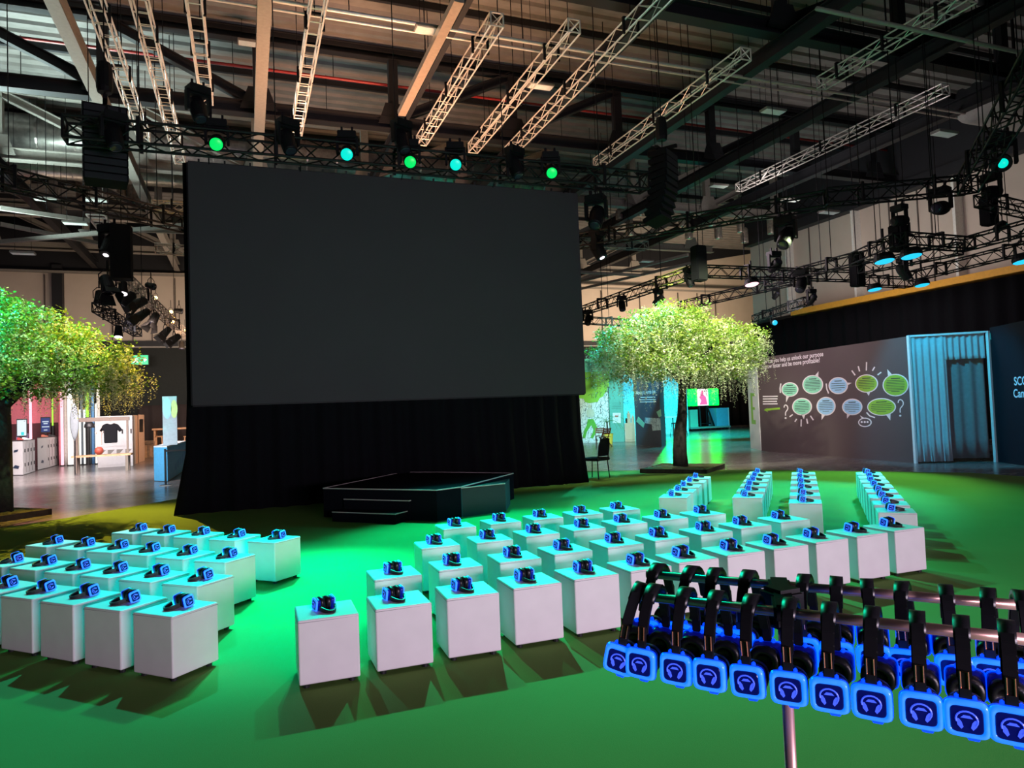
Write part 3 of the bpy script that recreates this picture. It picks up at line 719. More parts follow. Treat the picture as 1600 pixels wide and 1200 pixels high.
# small rectangular luminaires, switched off
M_lum = mat('luminaire_diffuser', (0.75, 0.78, 0.76), 0.5, emit=(0.85, 1, 0.95), es=0.06)  # faint glow put into the diffusers though the lamps are off
for i, (px, py, z_) in enumerate([(118,348,8.7),(143,362,8.7),(36,395,8.1),(72,311,10),(150,312,10),(392,67,13.2),(673,46,10.7),(845,134,11.2),(1208,173,10.4),(1475,208,9),(1123,290,10.5),(1235,312,10),(1010,408,9.5),(1295,331,8.5)]):
    p = atz(px, py, z_); q = MB(); q.box((0, 0, 0), (0.75, 0.34, 0.07)); o = q.build('ceiling_luminaire', M_greysteel, bevel=0.01); o.location = p
    q = MB(); q.box((0, 0, -0.04), (0.69, 0.28, 0.02)); q.build('diffuser', M_lum, o)
    q = MB(); q.cyl((-.25, 0, 0), (-.25, 0, max(.3, 13.9-p.z)), 0.008, 4); q.cyl((.25, 0, 0), (.25, 0, max(.3, 13.9-p.z)), 0.008, 4); q.build('hanger_rod', M_black, o)
    tag(o, 'small white rectangular ceiling luminaire, ' + ['upper one of two left of the screen', 'lower one of two left of the screen', 'lowest, above the left tree', 'behind the left black truss', 'beside the left line array', 'near the pale roof beam above the screen', 'on the bright conduit above the screen', 'between silver trusses at upper right of the screen', 'above the upper right silver truss', 'beneath the ventilation pod', 'beside the right line array', 'left of the rightmost silver truss', 'low, right of the screen', 'against the right cream wall'][i], 'ceiling light', 'switched off ceiling luminaires')

# ================================================================= HANGING TRUSSES
TR = []
def truss(A, B, wd, m_, label, name='lighting_truss', cat='truss', r=0.022, pitch=0.42, group=None, hangers=0, top=14.12, hgt=None, boxlat=False):
    TR.append((Vector(A), Vector(B)))
    A, B = Vector(A), Vector(B); hgt = hgt or wd; mid = (A+B)/2; t = empty(name, mid, 0, label, cat, group)
    d = (B-A); L = d.length; d.normalize(); up = Vector((0, 0, 1)) if abs(d.z) < .95 else Vector((0, 1, 0))
    sd = d.cross(up).normalized(); u2 = sd.cross(d)
    cs = [(i*wd/2, j*hgt/2) for i, j in ((-1,-1),(1,-1),(1,1),(-1,1))]
    for i, j in cs:
        q = MB(); q.cyl(A+sd*i+u2*j, B+sd*i+u2*j, r, 6); pm(q.build('chord', m_), t)
    n = max(2, int(L/pitch)); q = MB(); rb = r*0.55
    for k in range(n):
        a, b = A+d*(L*k/n), A+d*(L*(k+1)/n); fl = k % 2
        for s0 in (0, 1, 2, 3):
            c0_, c1_ = cs[s0], cs[(s0+1) % 4]
            if fl: c0_, c1_ = c1_, c0_
            if s0 in (0, 2) and not boxlat:    # rungs top and bottom
                q.cyl(a+sd*c0_[0]+u2*c0_[1], a+sd*c1_[0]+u2*c1_[1], rb, 4, caps=False)
            else:
                q.cyl(a+sd*c0_[0]+u2*c0_[1], b+sd*c1_[0]+u2*c1_[1], rb, 4, caps=False)
    pm(q.build('lattice', m_), t)
    for e in (A, B):
        q = MB()
        for s0 in range(4):
            c0_, c1_ = cs[s0], cs[(s0+1) % 4]; q.cyl(e+sd*c0_[0]+u2*c0_[1], e+sd*c1_[0]+u2*c1_[1], r*.9, 5)
        q.cyl(e+sd*cs[0][0]+u2*cs[0][1], e+sd*cs[2][0]+u2*cs[2][1], rb, 4); q.cyl(e+sd*cs[1][0]+u2*cs[1][1], e+sd*cs[3][0]+u2*cs[3][1], rb, 4)
        pm(q.build('end_frame', m_), t)
    for k in range(hangers):
        p = A+(B-A)*((k+0.5)/hangers)
        q = MB(); q.cyl(p+u2*hgt/2, (p.x, p.y, top), 0.012, 5); pm(q.build('suspension_cable', M_black), t)
        q = MB(); 
        for j in (-1, 1): q.bar(p+sd*j*wd*.62-u2*hgt*.6, p+sd*j*wd*.62+u2*hgt*.7, 0.05, 0.06)
        q.bar(p+sd*-wd*.62+u2*hgt*.65, p+sd*wd*.62+u2*hgt*.65, 0.06, 0.05); pm(q.build('truss_bracket', M_black), t)
    return t
SG = 'silver trusses hanging under the roof'
silver = [((205,-14),(290,250),-1.88,'above the left end of the screen truss'), ((140,-40),(232,215),-2.72,'leftmost, beside the left line array'), ((300,-30),(325,155),-0.83,'left of the pale roof beam'),
  ((491,-20),(467,210),1.58,'just right of the pale roof beam'), ((775,30),(660,220),5.38,'steep one left of the middle pair'), ((895,40),(740,232),7.15,'shorter of the middle pair'),
  ((1040,-22),(800,238),8.43,'longest, reaching the top of the picture'), ((1170,85),(930,255),11.86,'above the right line array'), ((1480,140),(1150,293),18.85,'long one pointing at the ventilation pod'), ((1520,-8),(1280,130),15.0,'short one in the upper right corner')]
for a, b, x, lab in silver:
    pa_, pb_2 = atx(*a, x) if False else atz(*a, 10.5), atz(*b, 10.5)
    truss((x, pa_.y, 10.5), (x, pb_2.y, 10.5), 0.30, M_silver, 'silver box truss hanging under the roof, ' + lab, 'silver_truss', group=SG, hangers=3, r=0.021, pitch=0.5)
M_warmtint = mat('warm_tinted_aluminium', (0.62, 0.50, 0.42), 0.35, 0.6)  # warm light on the trusses put into the colour; the tray is tan
q = MB(); aa, bb = atz(706, -8, 10.5), atz(632, 175, 10.5); q.box((4.33, (aa.y+bb.y)/2, 10.45), (0.22, abs(aa.y-bb.y), 0.16)); o = q.build('cable_tray', M_warmtint)
tag(o, 'slim tan cable tray hanging above the middle of the screen', 'cable tray')
q = MB(); q.cyl((4.33, (aa.y+bb.y)/2, 10.5), (4.33, (aa.y+bb.y)/2, 13.9), 0.015, 5); q.build('suspension_cable', M_black, o)

# black lighting trusses
TZ = 7.25
main_t = truss((-3.0, 14.6, TZ), (9.2, 14.6, TZ), 0.40, M_black, 'long black lighting truss flown just above the projection screen', hangers=5, r=0.028, boxlat=True)
truss(atz(-60, 262, 7.3), atz(292, 350, 7.3), 0.40, M_black, 'black lighting truss crossing left of the screen above the left tree', hangers=3, r=0.028, boxlat=True)
truss(atz(900, 378, 7.2), atz(1290, 312, 7.2), 0.40, M_black, 'black lighting truss right of the screen leading to the right line array', hangers=3, r=0.028, boxlat=True)
truss(atz(1290, 309, 7.2), atz(1512, 289, 7.2), 0.40, M_black, 'black lighting truss under the ventilation pod', hangers=2, r=0.028, boxlat=True)
tA, tB = atz(1512, 289, 7.2), atz(1640, 70, 7.2)
truss(tA, tB, 0.45, M_black, 'steep black lighting truss at the right edge beneath the ventilation pod', hangers=2, r=0.03, boxlat=True)
RZ = 5.6
rig = [((905,488),(1093,421),'brown-lit truss descending to the right edge of the screen'), ((1100,424),(1340,432),'level truss in front of the cream far wall'), ((1065,478),(1240,437),'truss just above the right tree crown'),
       ((1200,440),(1338,404),'truss meeting the black hoist box'), ((1338,404),(1405,374),'short truss right of the black hoist box'), ((1408,374),(1515,382),'truss carrying the two blue wash lights'), ((1515,380),(1625,350),'rising truss at the right edge'),
       ((1345,420),(1500,388),'inner truss behind the blue wash lights'), ((1425,432),(1640,378),'low truss above the ochre ledge'), ((1340,438),(1420,442),'short blue-lit truss under the hoist box'),
       ((1532,312),(1640,338),'short high truss at the right edge'), ((1180,498),(1262,470),'small truss above the speech bubble wall'), ((905,500),(1075,510),'low truss behind the right tree')]
for a, b, lab in rig:
    z_ = 6.6 if a[0] == 1532 else RZ
    A_, B_ = atz(*a, z_), atz(*b, z_)
    truss(A_, B_, 0.30, M_black, 'black rig truss, ' + lab, hangers=1 if (A_-B_).length < 3 else 2, r=0.022, pitch=0.34, boxlat=True, group='black trusses of the right lighting rig')
truss(atz(182, 425, 6.2), atz(290, 523, 6.2), 0.32, M_warmtint, 'golden-lit truss left of the screen carrying the warm spotlights', hangers=2, pitch=0.34, boxlat=True)
truss(atz(152, 480, 5.4), atz(215, 520, 5.4), 0.28, M_black, 'small black truss above the left tree crown', hangers=2, pitch=0.3, boxlat=True)
truss(aty(238, 322, 24), aty(300, 326, 24), 0.3, M_warmtint, 'short rosy-lit truss peeking out left of the screen', hangers=1, pitch=0.3, boxlat=True)
truss(aty(243, 388, 28), aty(300, 392, 28), 0.3, M_warmtint, 'lower short rosy-lit truss left of the screen', hangers=1, pitch=0.3, boxlat=True)
truss(aty(900, 379, 27), aty(1010, 384, 27), 0.35, mat('greenish_aluminium', (0.35, 0.42, 0.36), 0.4, 0.4), 'greenish truss right of the screen behind the moving heads', hangers=2, pitch=0.4, boxlat=True)
for k, (a, b, z_) in enumerate([((905,440),(1075,398),9.2),((905,452),(1085,410),9.2),((0,325),(140,345),9.3),((0,378),(290,352),9.3),((170,358),(290,362),9.3),((0,350),(180,385),9.3),((905,425),(1000,430),9)]):
    z_ = 8.5 if k in (3, 4) else z_; A_, B_ = atz(*a, z_), atz(*b, z_); q = MB(); q.bar(A_, B_, 0.12, 0.14); o = q.build('rigging_beam', M_greysteel)
    m_ = (A_+B_)/2; q = MB(); q.cyl(m_, (m_.x, m_.y, 14.12), 0.012, 5); q.build('suspension_cable', M_black, o)
    tag(o, 'pale rigging beam under the roof, ' + ['upper of the pair right of the screen', 'lower of the pair right of the screen', 'top one at the left edge', 'long level one left of the screen', 'short one by the left screen edge', 'sloping one at the left edge', 'lowest right of the screen'][k], 'rigging beam', 'pale rigging beams')

# wall-mounted square lattice on the left (grille) and ladders
p0 = atz(135, 335, 9.6); q = MB()
for k in range(7): q.bar(p0+Vector((0.0, k*.45, 0)), p0+Vector((.6, k*.45, 0)), 0.05)
q.bar(p0, p0+Vector((0, 2.9, 0)), .06); q.bar(p0+Vector((.6, 0, 0)), p0+Vector((.6, 2.9, 0)), .06)
q.cyl(p0+Vector((.3, 1.4, 0)), p0+Vector((.3, 1.4, 2)), .012, 5)
tag(q.build('cable_ladder', M_silver), 'white cable ladder under the roof left of the black hoist', 'cable ladder')

# line array loudspeakers
def line_array(px, py0, py1, Y, wpx, lab, rz, curve):
    a, b = aty(px, py0, Y), aty(px, py1, Y); H_ = a.z-b.z; n = 10
    t = empty('line_array', (a.x, a.y, a.z), rz, lab, 'loudspeaker'); wd = wpx; hh = H_/n; ang = 0; y_ = 0; z_ = 0
    for k in range(n):
        M = Matrix.Translation((0, y_, z_)) @ Matrix.Rotation(R(-ang), 4, 'X')
        q = MB(); q.add([(-wd/2, -.26, 0), (wd/2, -.26, 0), (wd/2*.92, .26, -.03), (-wd/2*.92, .26, -.03), (-wd/2, -.26, -hh*.96), (wd/2, -.26, -hh*.96), (wd/2*.92, .26, -hh*.96+.03), (-wd/2*.92, .26, -hh*.96+.03)],
            [(0,1,2,3),(7,6,5,4),(0,4,5,1),(1,5,6,2),(2,6,7,3),(3,7,4,0)], M)
        o = q.build('speaker_cabinet', M_blackm, t, bevel=0.01, seg=1)
        q = MB(); q.add([(-wd*.46, -.265, -.02), (wd*.46, -.265, -.02), (wd*.46, -.265, -hh*.94), (-wd*.46, -.265, -hh*.94), (-wd*.46, -.26, -.02), (wd*.46, -.26, -.02), (wd*.46, -.26, -hh*.94), (-wd*.46, -.26, -hh*.94)],
            [(0,1,2,3),(4,7,6,5),(0,4,5,1),(1,5,6,2),(2,6,7,3),(3,7,4,0)], M)
        q.build('grille', mat('speaker_grille', (0.012, 0.016, 0.022), 0.6), o)
        z_ -= hh*math.cos(R(ang)); y_ += hh*math.sin(R(ang)); ang += curve
    q = MB(); q.bar((-wd/2, 0, .06), (wd/2, 0, .06), .08); q.bar((0, -.4, .12), (0, .4, .12), .08); q.build('flying_frame', M_black, t)
    q = MB(); q.lathe([(.13, .35), (.15, .45), (.15, .8), (.12, .95)], 12, Matrix.Identity(4)); q.build('chain_hoist', M_black, t)
    q = MB(); q.cyl((0, 0, .1), (0, 0, 14.12-a.z), .015, 6); q.build('chain', M_black, t)
    return t
line_array(164, 172, 288, 15.6, 0.78, 'tall black line array loudspeaker hanging left of the projection screen', R(10), 0.6)
line_array(1035, 240, 348, 15.5, 0.85, 'tall curved black line array loudspeaker hanging right of the projection screen', R(35), 2.2)

# fixtures ----------------------------------------------------------
def emis(name, c, s): return mat(name, (0.02, 0.02, 0.02), 0.3, emit=c, es=s, var=0.0)
E_GREEN = emis('lit_lens_green', (0.0, 0.8, 0.13), 1.1); E_CYAN = emis('lit_lens_cyan', (0.0, 0.8, 0.65), 1.1); E_BLUE = emis('lit_lens_blue', (0.02, 0.55, 0.9), 1.3)
E_WHITE = emis('lit_lens_white', (1.0, 0.9, 0.95), 3.0); E_WARM = emis('lit_lens_warm', (1.0, 0.50, 0.12), 26.0); E_PINK = emis('lit_lens_pink', (1.0, 0.5, 0.6), 2.5)
M_lens = mat('dark_lens', (0.03, 0.03, 0.05), 0.08); M_rim = mat('lens_rim_lit', (0.02, 0.1, 0.06), 0.3, emit=(0.1, 1, 0.5), es=0.8)
def on_truss(px, py, lo=3.5, hi=9.0, pref=0.4):
    "point on the photo ray of a pixel that lies in the vertical plane of the nearest flown truss; returns point and truss height"
    r = ray(px, py); best = None
    for A_, B_ in TR:
        if A_.z > hi or A_.z < lo: continue
        e = B_-A_; den = r.x*e.y-r.y*e.x
        if abs(den) < 1e-6: continue
        t_ = (A_.x*e.y-A_.y*e.x)/den; k = (r.y*t_-A_.y)/e.y if abs(e.y) > abs(e.x) else (r.x*t_-A_.x)/e.x
        if t_ <= 0 or k < -.03 or k > 1.03: continue
        p = O0+r*t_; zt = A_.z+(B_.z-A_.z)*k; d_ = abs(p.z-(zt-pref)); 
        if best is None or d_ < best[0]: best = (d_, p, zt)
    return (best[1], best[2]) if best and best[0] < 1.5 else (None, None)
def drop(t, zt, rr=.018):
    z = zt-t.location.z
    if abs(z) < .2: return
    q = MB(); q.cyl((0, 0, (.3 if z > 0 else -.1)), (0, 0, z), rr, 6); q.build('drop_pole', M_black, t)
def moving_head(loc, tgt, lens, label, group=None, s=1.0, lensr=0.105):
    "base clamps to the truss above; loc = centre of head"
    loc = Vector(loc); t = empty('moving_head_light', loc, 0, label, 'stage light', group)
    d = (Vector(tgt)-loc).normalized(); sd = d.cross(Vector((0,0,1))).normalized()
    q = MB(); q.add([], []); a = math.atan2(sd.y, sd.x)
    M = Matrix.Rotation(a, 4, 'Z')
    q.box((0, 0, .34*s), (.36*s, .26*s, .14*s), M); q.build('base', M_black, t, bevel=0.012)
    q = MB()
    for k in (-1, 1): q.box((k*.19*s, 0, .14*s), (.05*s, .12*s, .36*s), M)
    q.box((0, 0, .265*s), (.40*s, .12*s, .04*s), M)
    q.build('yoke', M_black, t, bevel=0.01)
    rot = d.to_track_quat('Z', 'Y').to_matrix().to_4x4()
    q = MB(); q.lathe([(.06*s, -.24*s), (.12*s, -.21*s), (.145*s, -.08*s), (.14*s, .06*s), (.128*s, .20*s), (.115*s, .22*s)], 20, rot); q.build('head', M_black, t, smooth=False)
    q = MB(); q.lathe([(.02*s, .205*s), (lensr*s, .222*s), (lensr*.8*s, .232*s), (.02*s, .24*s)], 20, rot); q.build('lens', lens, t, smooth=True)
    q = MB()
    for k in (-1, 1): q.bar(M @ Vector((k*.1*s, 0, .40*s)), M @ Vector((k*.1*s, 0, .52*s)), .04*s)
    q.build('clamp', M_black, t)
    return t
lamps = [(338,225,E_GREEN,(-2.6,8,0),'leftmost lit, green'), (542,241,E_CYAN,(-1.2,7.2,0),'cyan one above the left half'), (641,253,E_GREEN,(1,5,0),'green one in the middle'), (712,257,E_CYAN,(3,9,0),'cyan one right of the middle'), (862,270,E_GREEN,(7.5,8,0),'rightmost lit, green')]
for px, py, e, tg, lab in lamps:
    p = aty(px, py, 14.3); d = (Vector((0, 0, 1.8))*0.6+Vector(tg)*0.4-p).normalized()
    moving_head(p-d*.2, p+d*4, e, 'moving head light lit on the truss above the screen, ' + lab, 'lit moving heads above the screen', 1.05, .115)
for px, py, lab in [(178,215,'left of the first green light'), (450,222,'between the green and cyan lights'), (628,222,'large one beside the middle green light'), (805,262,'between the cyan and rightmost green lights'), (310,172,'high above the first green light')]:
    p = aty(px, py, 14.4); moving_head(p, p+Vector((.2, -.4, -1)), M_lens, 'unlit moving head light on the screen truss, ' + lab, 'unlit moving heads above the screen', 1.1)
def par(loc, tgt, lens, label, group=None, s=1.0, name='spotlight', doors=False, col=None):
    loc = Vector(loc); t = empty(name, loc, 0, label, 'stage light', group); d = (Vector(tgt)-loc).normalized()
    rot = d.to_track_quat('Z', 'Y').to_matrix().to_4x4(); mm = col or M_black
    if name == 'wash_light':
        q = MB(); q.lathe([(.05*s, -.07*s), (.14*s, -.05*s), (.165*s, .02*s), (.16*s, .07*s)], 20, rot); q.build('lamp_housing', mm, t)
        q = MB(); q.lathe([(.01, .06*s), (.15*s, .072*s), (.13*s, .085*s), (.01, .09*s)], 20, rot); q.build('lens', lens, t, smooth=True)
    else:
        q = MB(); q.lathe([(.05*s, -.24*s), (.10*s, -.2*s), (.12*s, .0), (.135*s, .12*s), (.13*s, .14*s)], 16, rot); q.build('lamp_housing', mm, t)
        q = MB(); q.lathe([(.01, .125*s), (.115*s, .145*s), (.01, .155*s)], 16, rot); q.build('lens', lens, t, smooth=True)
    q = MB(); sd = d.cross(Vector((0,0,1))); sd = sd.normalized() if sd.length > .1 else Vector((1,0,0))
    q.tube([sd*.14*s, sd*.15*s+Vector((0,0,.2*s)), sd*.05*s+Vector((0,0,.3*s)), -sd*.05*s+Vector((0,0,.3*s)), -sd*.15*s+Vector((0,0,.2*s)), -sd*.14*s], .012*s, 5)
    q.cyl((0, 0, .28*s), (0, 0, max(.5, .48*s)), .02*s, 6); q.build('yoke', mm, t)
    if doors:
        q = MB()
        for k in range(4):
            a = PI/2*k; c_, s_ = math.cos(a), math.sin(a); e1 = Vector((c_, s_, 0)); e2 = Vector((-s_, c_, 0))
            q.prism([rot @ (e1*.12*s+e2*.10*s+Vector((0,0,.14*s))), rot @ (e1*.12*s-e2*.10*s+Vector((0,0,.14*s))), rot @ (e1*.19*s-e2*.14*s+Vector((0,0,.33*s))), rot @ (e1*.19*s+e2*.14*s+Vector((0,0,.33*s)))], rot.to_3x3() @ (e1*.006))
        q.build('barn_doors', mm, t)
    return t
# warm cluster left of the screen
wl = [(168,446,M_lens,1.5,(.3,-.6,-1),1,'large one at the far left, barn doors pointing down'), (192,452,E_WHITE,1.1,(0,-.4,-1),0,'the one with a white lit lens'), (197,468,M_lens,1.3,(-.9,-.3,-.8),0,'tilted one under the white lens'), (216,474,M_lens,1.3,(-.8,-.5,-.5),1,'square one in the middle of the cluster'),
      (222,492,M_lens,1.2,(-1,-.3,-.8),1,'below the square one'), (240,500,M_lens,1.3,(-.4,-.4,-1),1,'open doors under the first warm flare'), (258,520,M_lens,1.2,(-.8,-.4,-1),1,'hanging beside the lower flares'), (272,530,M_lens,1.3,(-.9,-.3,-.7),1,'next to the screen edge'), (284,541,M_lens,1.0,(0,-.4,-1),0,'lowest at the screen edge'),
      (236,447,M_lens,1.0,(.5,-.4,-.2),0,'above the golden truss'), (243,465,E_WARM,.55,(.2,-1,-.25),0,'highest glowing orange'), (267,487,E_WARM,.6,(.2,-1,-.25),0,'glowing orange beside the golden truss'), (270,503,E_WARM,.65,(.2,-1,-.25),0,'brightest glowing orange'), (289,515,E_WARM,.5,(.2,-1,-.25),0,'glowing orange touching the screen edge'), (280,486,M_lens,1.0,(.6,-.2,-.1),0,'dark one right of the orange flares')]
for px, py, e, s_, dr, bd, lab in wl:
    p, zt = on_truss(px, py, 6.0, 6.4)
    if p is None: p, zt = atz(px, py, 5.8), 6.2
    o_ = par(p, p+Vector(dr), e, 'theatre spotlight left of the screen, ' + lab, 'spotlights on the golden-lit truss', s_, 'spotlight', bool(bd), mat('warm_grey_housing', (0.018, 0.013, 0.010), 0.5) if px > 215 else None); drop(o_, zt)
for px, py, lab in [(155, 466, 'dark one on the small truss above the left tree'), (202, 500, 'round one on the end of the small truss'), (185, 520, 'pale lit one beside the tree crown')]:
    p, zt = on_truss(px, py, 5.3, 5.5)
    if p is None: p, zt = atz(px, py, 5.2), 5.4
    drop(par(p, p+Vector((0, -.3, -1)), E_WHITE if px == 185 else M_lens, 'theatre spotlight, ' + lab, None, 1.1), zt)
p = atz(172, 385, 6.9); moving_head(p, p+Vector((-.3, -.5, -1)), E_WHITE, 'moving head under the left black truss with a small white lit lens', None, 1.5, .05)
q = MB(); c_ = atz(190, 395, 6.6); q.box(tuple(c_), (.5, .5, 1.5)); q.cyl(c_, (c_.x, c_.y, 14.12), .015, 5); q2 = q.build('hoist_bag', M_blackm, bevel=.05); tag(q2, 'black bagged chain hoist under the left line array', 'hoist')
# right rig fixtures
rf = [(1210,415,'m',M_lens,(0,-.4,.2),1.2,'above the level truss'), (1252,445,'m',M_lens,(-.8,-.4,-1),1.3,'tilted down under the level truss'), (1228,372,'m',M_lens,(-.9,-.4,-1),1.7,'big one hanging in front of the cream wall corner'), (1406,345,'m',M_lens,(1,0,.15),1.1,'small one standing on the rig truss'),
      (1470,325,'m',M_lens,(-1,-.3,-.2),1.5,'big one under the ventilation pod, lying sideways'), (1412,425,'m',M_lens,(.5,-.3,-1),1.2,'dark one between the blue wash lights'), (1550,300,'m',M_lens,(1,0,.15),1.3,'standing on the high truss at the right edge'),
      (932,340,'m',M_lens,(-.3,-.3,-.6),1.5,'upper of the pair beside the right screen edge'), (934,390,'m',E_WHITE,(.3,-.4,-1),1.7,'lower of the pair beside the right screen edge'), (1077,438,'m',M_lens,(.1,-.4,-1),1.0,'under the brown-lit truss'), (972,478,'m',M_lens,(-.2,-.5,-1),1.0,'left of the right tree crown'), (1029,470,'m',M_lens,(.2,-.4,.3),1.0,'above the right tree crown'), (919,500,'m',M_lens,(-.5,-.5,-1),1.1,'low beside the right screen edge'),
      (1212,462,'m',M_lens,(0,-.4,.3),0.9,'small one above the speech bubble wall'), (1268,468,'m',M_lens,(0,-.4,.3),0.9,'small one at the left end of the ochre ledge'),
      (1381,402,'w',E_BLUE,(0,-.15,-1),2.0,'left of the upper pair'), (1423,394,'w',E_BLUE,(0,-.15,-1),2.0,'right of the upper pair'), (1366,448,'w',E_BLUE,(0,-.15,-1),1.6,'lower left under the hoist box'), (1440,441,'w',E_BLUE,(0,-.15,-1),1.8,'in front of the ochre ledge'), (1597,403,'w',E_BLUE,(0,-.15,-1),2.0,'cut by the right edge'),
      (1174,440,'w',E_PINK,(0,-.2,-1),1.7,'pink lit, in front of the far cream wall'), (1561,353,'w',E_CYAN,(.5,-.3,-.6),1.4,'tilted green one near the right edge')]
for px, py, ty, e, dr, s_, lab in rf:
    z_ = 6.5 if py < 380 and px != 1406 else RZ-.35
    p = atz(px, py, z_)
    if px < 1100 and py < 400: p = aty(px, py, 17.5)
    p2, zt = on_truss(px, py, 5.0, 7.5, -.3 if 'standing' in lab or 'above' in lab else .45)
    if p2 is not None: p = p2
    else: zt = p.z+.45
    o_ = moving_head(p, p+Vector(dr), e, 'moving head light, ' + lab, 'moving heads on the right rig', s_*.85, .06 if e is E_WHITE else .1) if ty == 'm' else par(p, p+Vector(dr), e, 'round LED wash light, ' + lab, 'wash lights on the right rig', s_*.76, 'wash_light')
    drop(o_, zt)
# big green light at upper right
p = aty(1573, 256, 11.2); moving_head(p+Vector((.1, .2, .1)), O0+Vector((3.5, 0, 0)), E_CYAN, 'big moving head light glowing green at the upper right edge', None, 1.6, .07)
par(aty(1209, 504, 17.5), Vector((8, 0, 1)), E_BLUE, 'small blue spotlight at the left end of the speech bubble wall', None, .7)
# two more lights buried in the right tree crown light it from within
for px, py, h_ in [(1092,412,.9),(1339,421,.95),(1404,372,.6),(1545,330,.7)]:
    p = atz(px, py, RZ+.1 if py > 340 else 6.7); q = MB(); q.box((0, 0, 0), (.34, .34, h_*1.1)); o = q.build('chain_hoist', M_blackm, bevel=.03); o.location = p
    q = MB(); q.cyl((0, 0, h_/2), (0, 0, 14.12-p.z), .014, 5); q.build('chain', M_black, o)
    tag(o, 'black chain hoist box on the right rig, ' + {1092:'at the end of the brown-lit truss', 1339:'left of the blue wash lights', 1404:'under the small standing moving head', 1545:'beside the right edge'}[px], 'hoist', 'chain hoists on the right rig')

# ================================================================= TREES
def tree(base, trunk_pts, trunk_r, branches, lobes, label, nleaf, nstr, seed, zmin):
    rnd = random.Random(seed); base = Vector(base); lobes = list(lobes)
    for k in range(26):
        c, r = lobes[rnd.randrange(6)]; a = rnd.uniform(0, 2*PI); e = rnd.uniform(-.5, 1.2); f = 1.0
        rr = rnd.uniform(.22, .42); lobes.append(((c[0]+r[0]*math.cos(a)*math.cos(e), c[1]+r[1]*math.sin(a)*math.cos(e), c[2]+r[2]*math.sin(e)), (rr, rr, rr*.8)))
    t = empty('wisteria_tree', base, 0, label, 'tree')
    q = MB(); q.tube([base+Vector(p) for p in trunk_pts], trunk_r, 12)
    for br in branches: q.tube([base+Vector(p) for p in br[0]], br[1], 7)
    pm(q.build('trunk', M_bark, smooth=True), t)
    def inlobe():
        c, r = lobes[rnd.choices(range(len(lobes)), [l[1][0]*l[1][1]*l[1][2] for l in lobes])[0]]
        while True:
            v = Vector((rnd.gauss(0, 1), rnd.gauss(0, 1), rnd.gauss(0, 1))).normalized()
            f = rnd.random()**0.33
            if f < .6 and rnd.random() < .8: continue
            return base + Vector((c[0]+v.x*r[0]*f, c[1]+v.y*r[1]*f, c[2]+v.z*r[2]*f))
    def leaf(q, p, s_, drop=0.3):
        a = rnd.uniform(0, 2*PI); tl = rnd.uniform(-.9, .7)
        d = Vector((math.cos(a)*math.cos(tl), math.sin(a)*math.cos(tl), math.sin(tl))); u_ = d.cross(Vector((rnd.gauss(0,1), rnd.gauss(0,1), rnd.gauss(0,1)))).normalized()
        q.v += [p, p+d*s_*.5+u_*s_*.26, p+d*s_, p+d*s_*.5-u_*s_*.26]; n = len(q.v); q.f.append([n-4, n-3, n-2, n-1])
    ql = [MB(), MB(), MB()]
    for k in range(nleaf//14):
        c = inlobe(); wh = 2 if rnd.random() < .16 else k % 2
        for j in range(14): leaf(ql[wh], c+Vector((rnd.gauss(0, .09), rnd.gauss(0, .09), rnd.gauss(0, .07))), rnd.uniform(.05, .11))
    M1 = leafmat('fresh_leaves', (0.14, 0.26, 0.03)); M2 = leafmat('yellow_green_leaves', (0.30, 0.38, 0.06)); M3 = leafmat('cream_blossom', (0.68, 0.70, 0.48))
    tag(pm(ql[0].build('foliage', M1), t)); tag(pm(ql[1].build('young_foliage', M2), t), 'paler yellow green young leaves')
    tag(pm(ql[2].build('blossom', M3), t), 'cream flower clusters')
    qs = MB()
    for k in range(nstr):
        c, r = lobes[rnd.randrange(8) if k % 4 else rnd.randrange(len(lobes))]; a = rnd.uniform(0, 2*PI); f = rnd.random()**.4
        p = base+Vector((c[0]+math.cos(a)*r[0]*f, c[1]+math.sin(a)*r[1]*f, c[2]+rnd.uniform(-.5, .55)*r[2]*math.sqrt(max(0, 1-f*f))+.05))
        L = rnd.uniform(.4, 1.25); L = min(L, max(.25, p.z-zmin-rnd.uniform(0, .5))); n = int(L/.035)
        dx, dy = rnd.gauss(0, .03), rnd.gauss(0, .03)
        for j in range(n):
            z = -L*j/n; w_ = .045*(1-.7*j/n)
            for _ in range(2): leaf(qs, p+Vector((dx*j/n+rnd.gauss(0, w_*.6), dy*j/n+rnd.gauss(0, w_*.6), z)), rnd.uniform(.034, .06)*(1.1-.4*j/n))
    tag(pm(qs.build('hanging_blossom', M3), t), 'cream hanging flower strands')
    return t
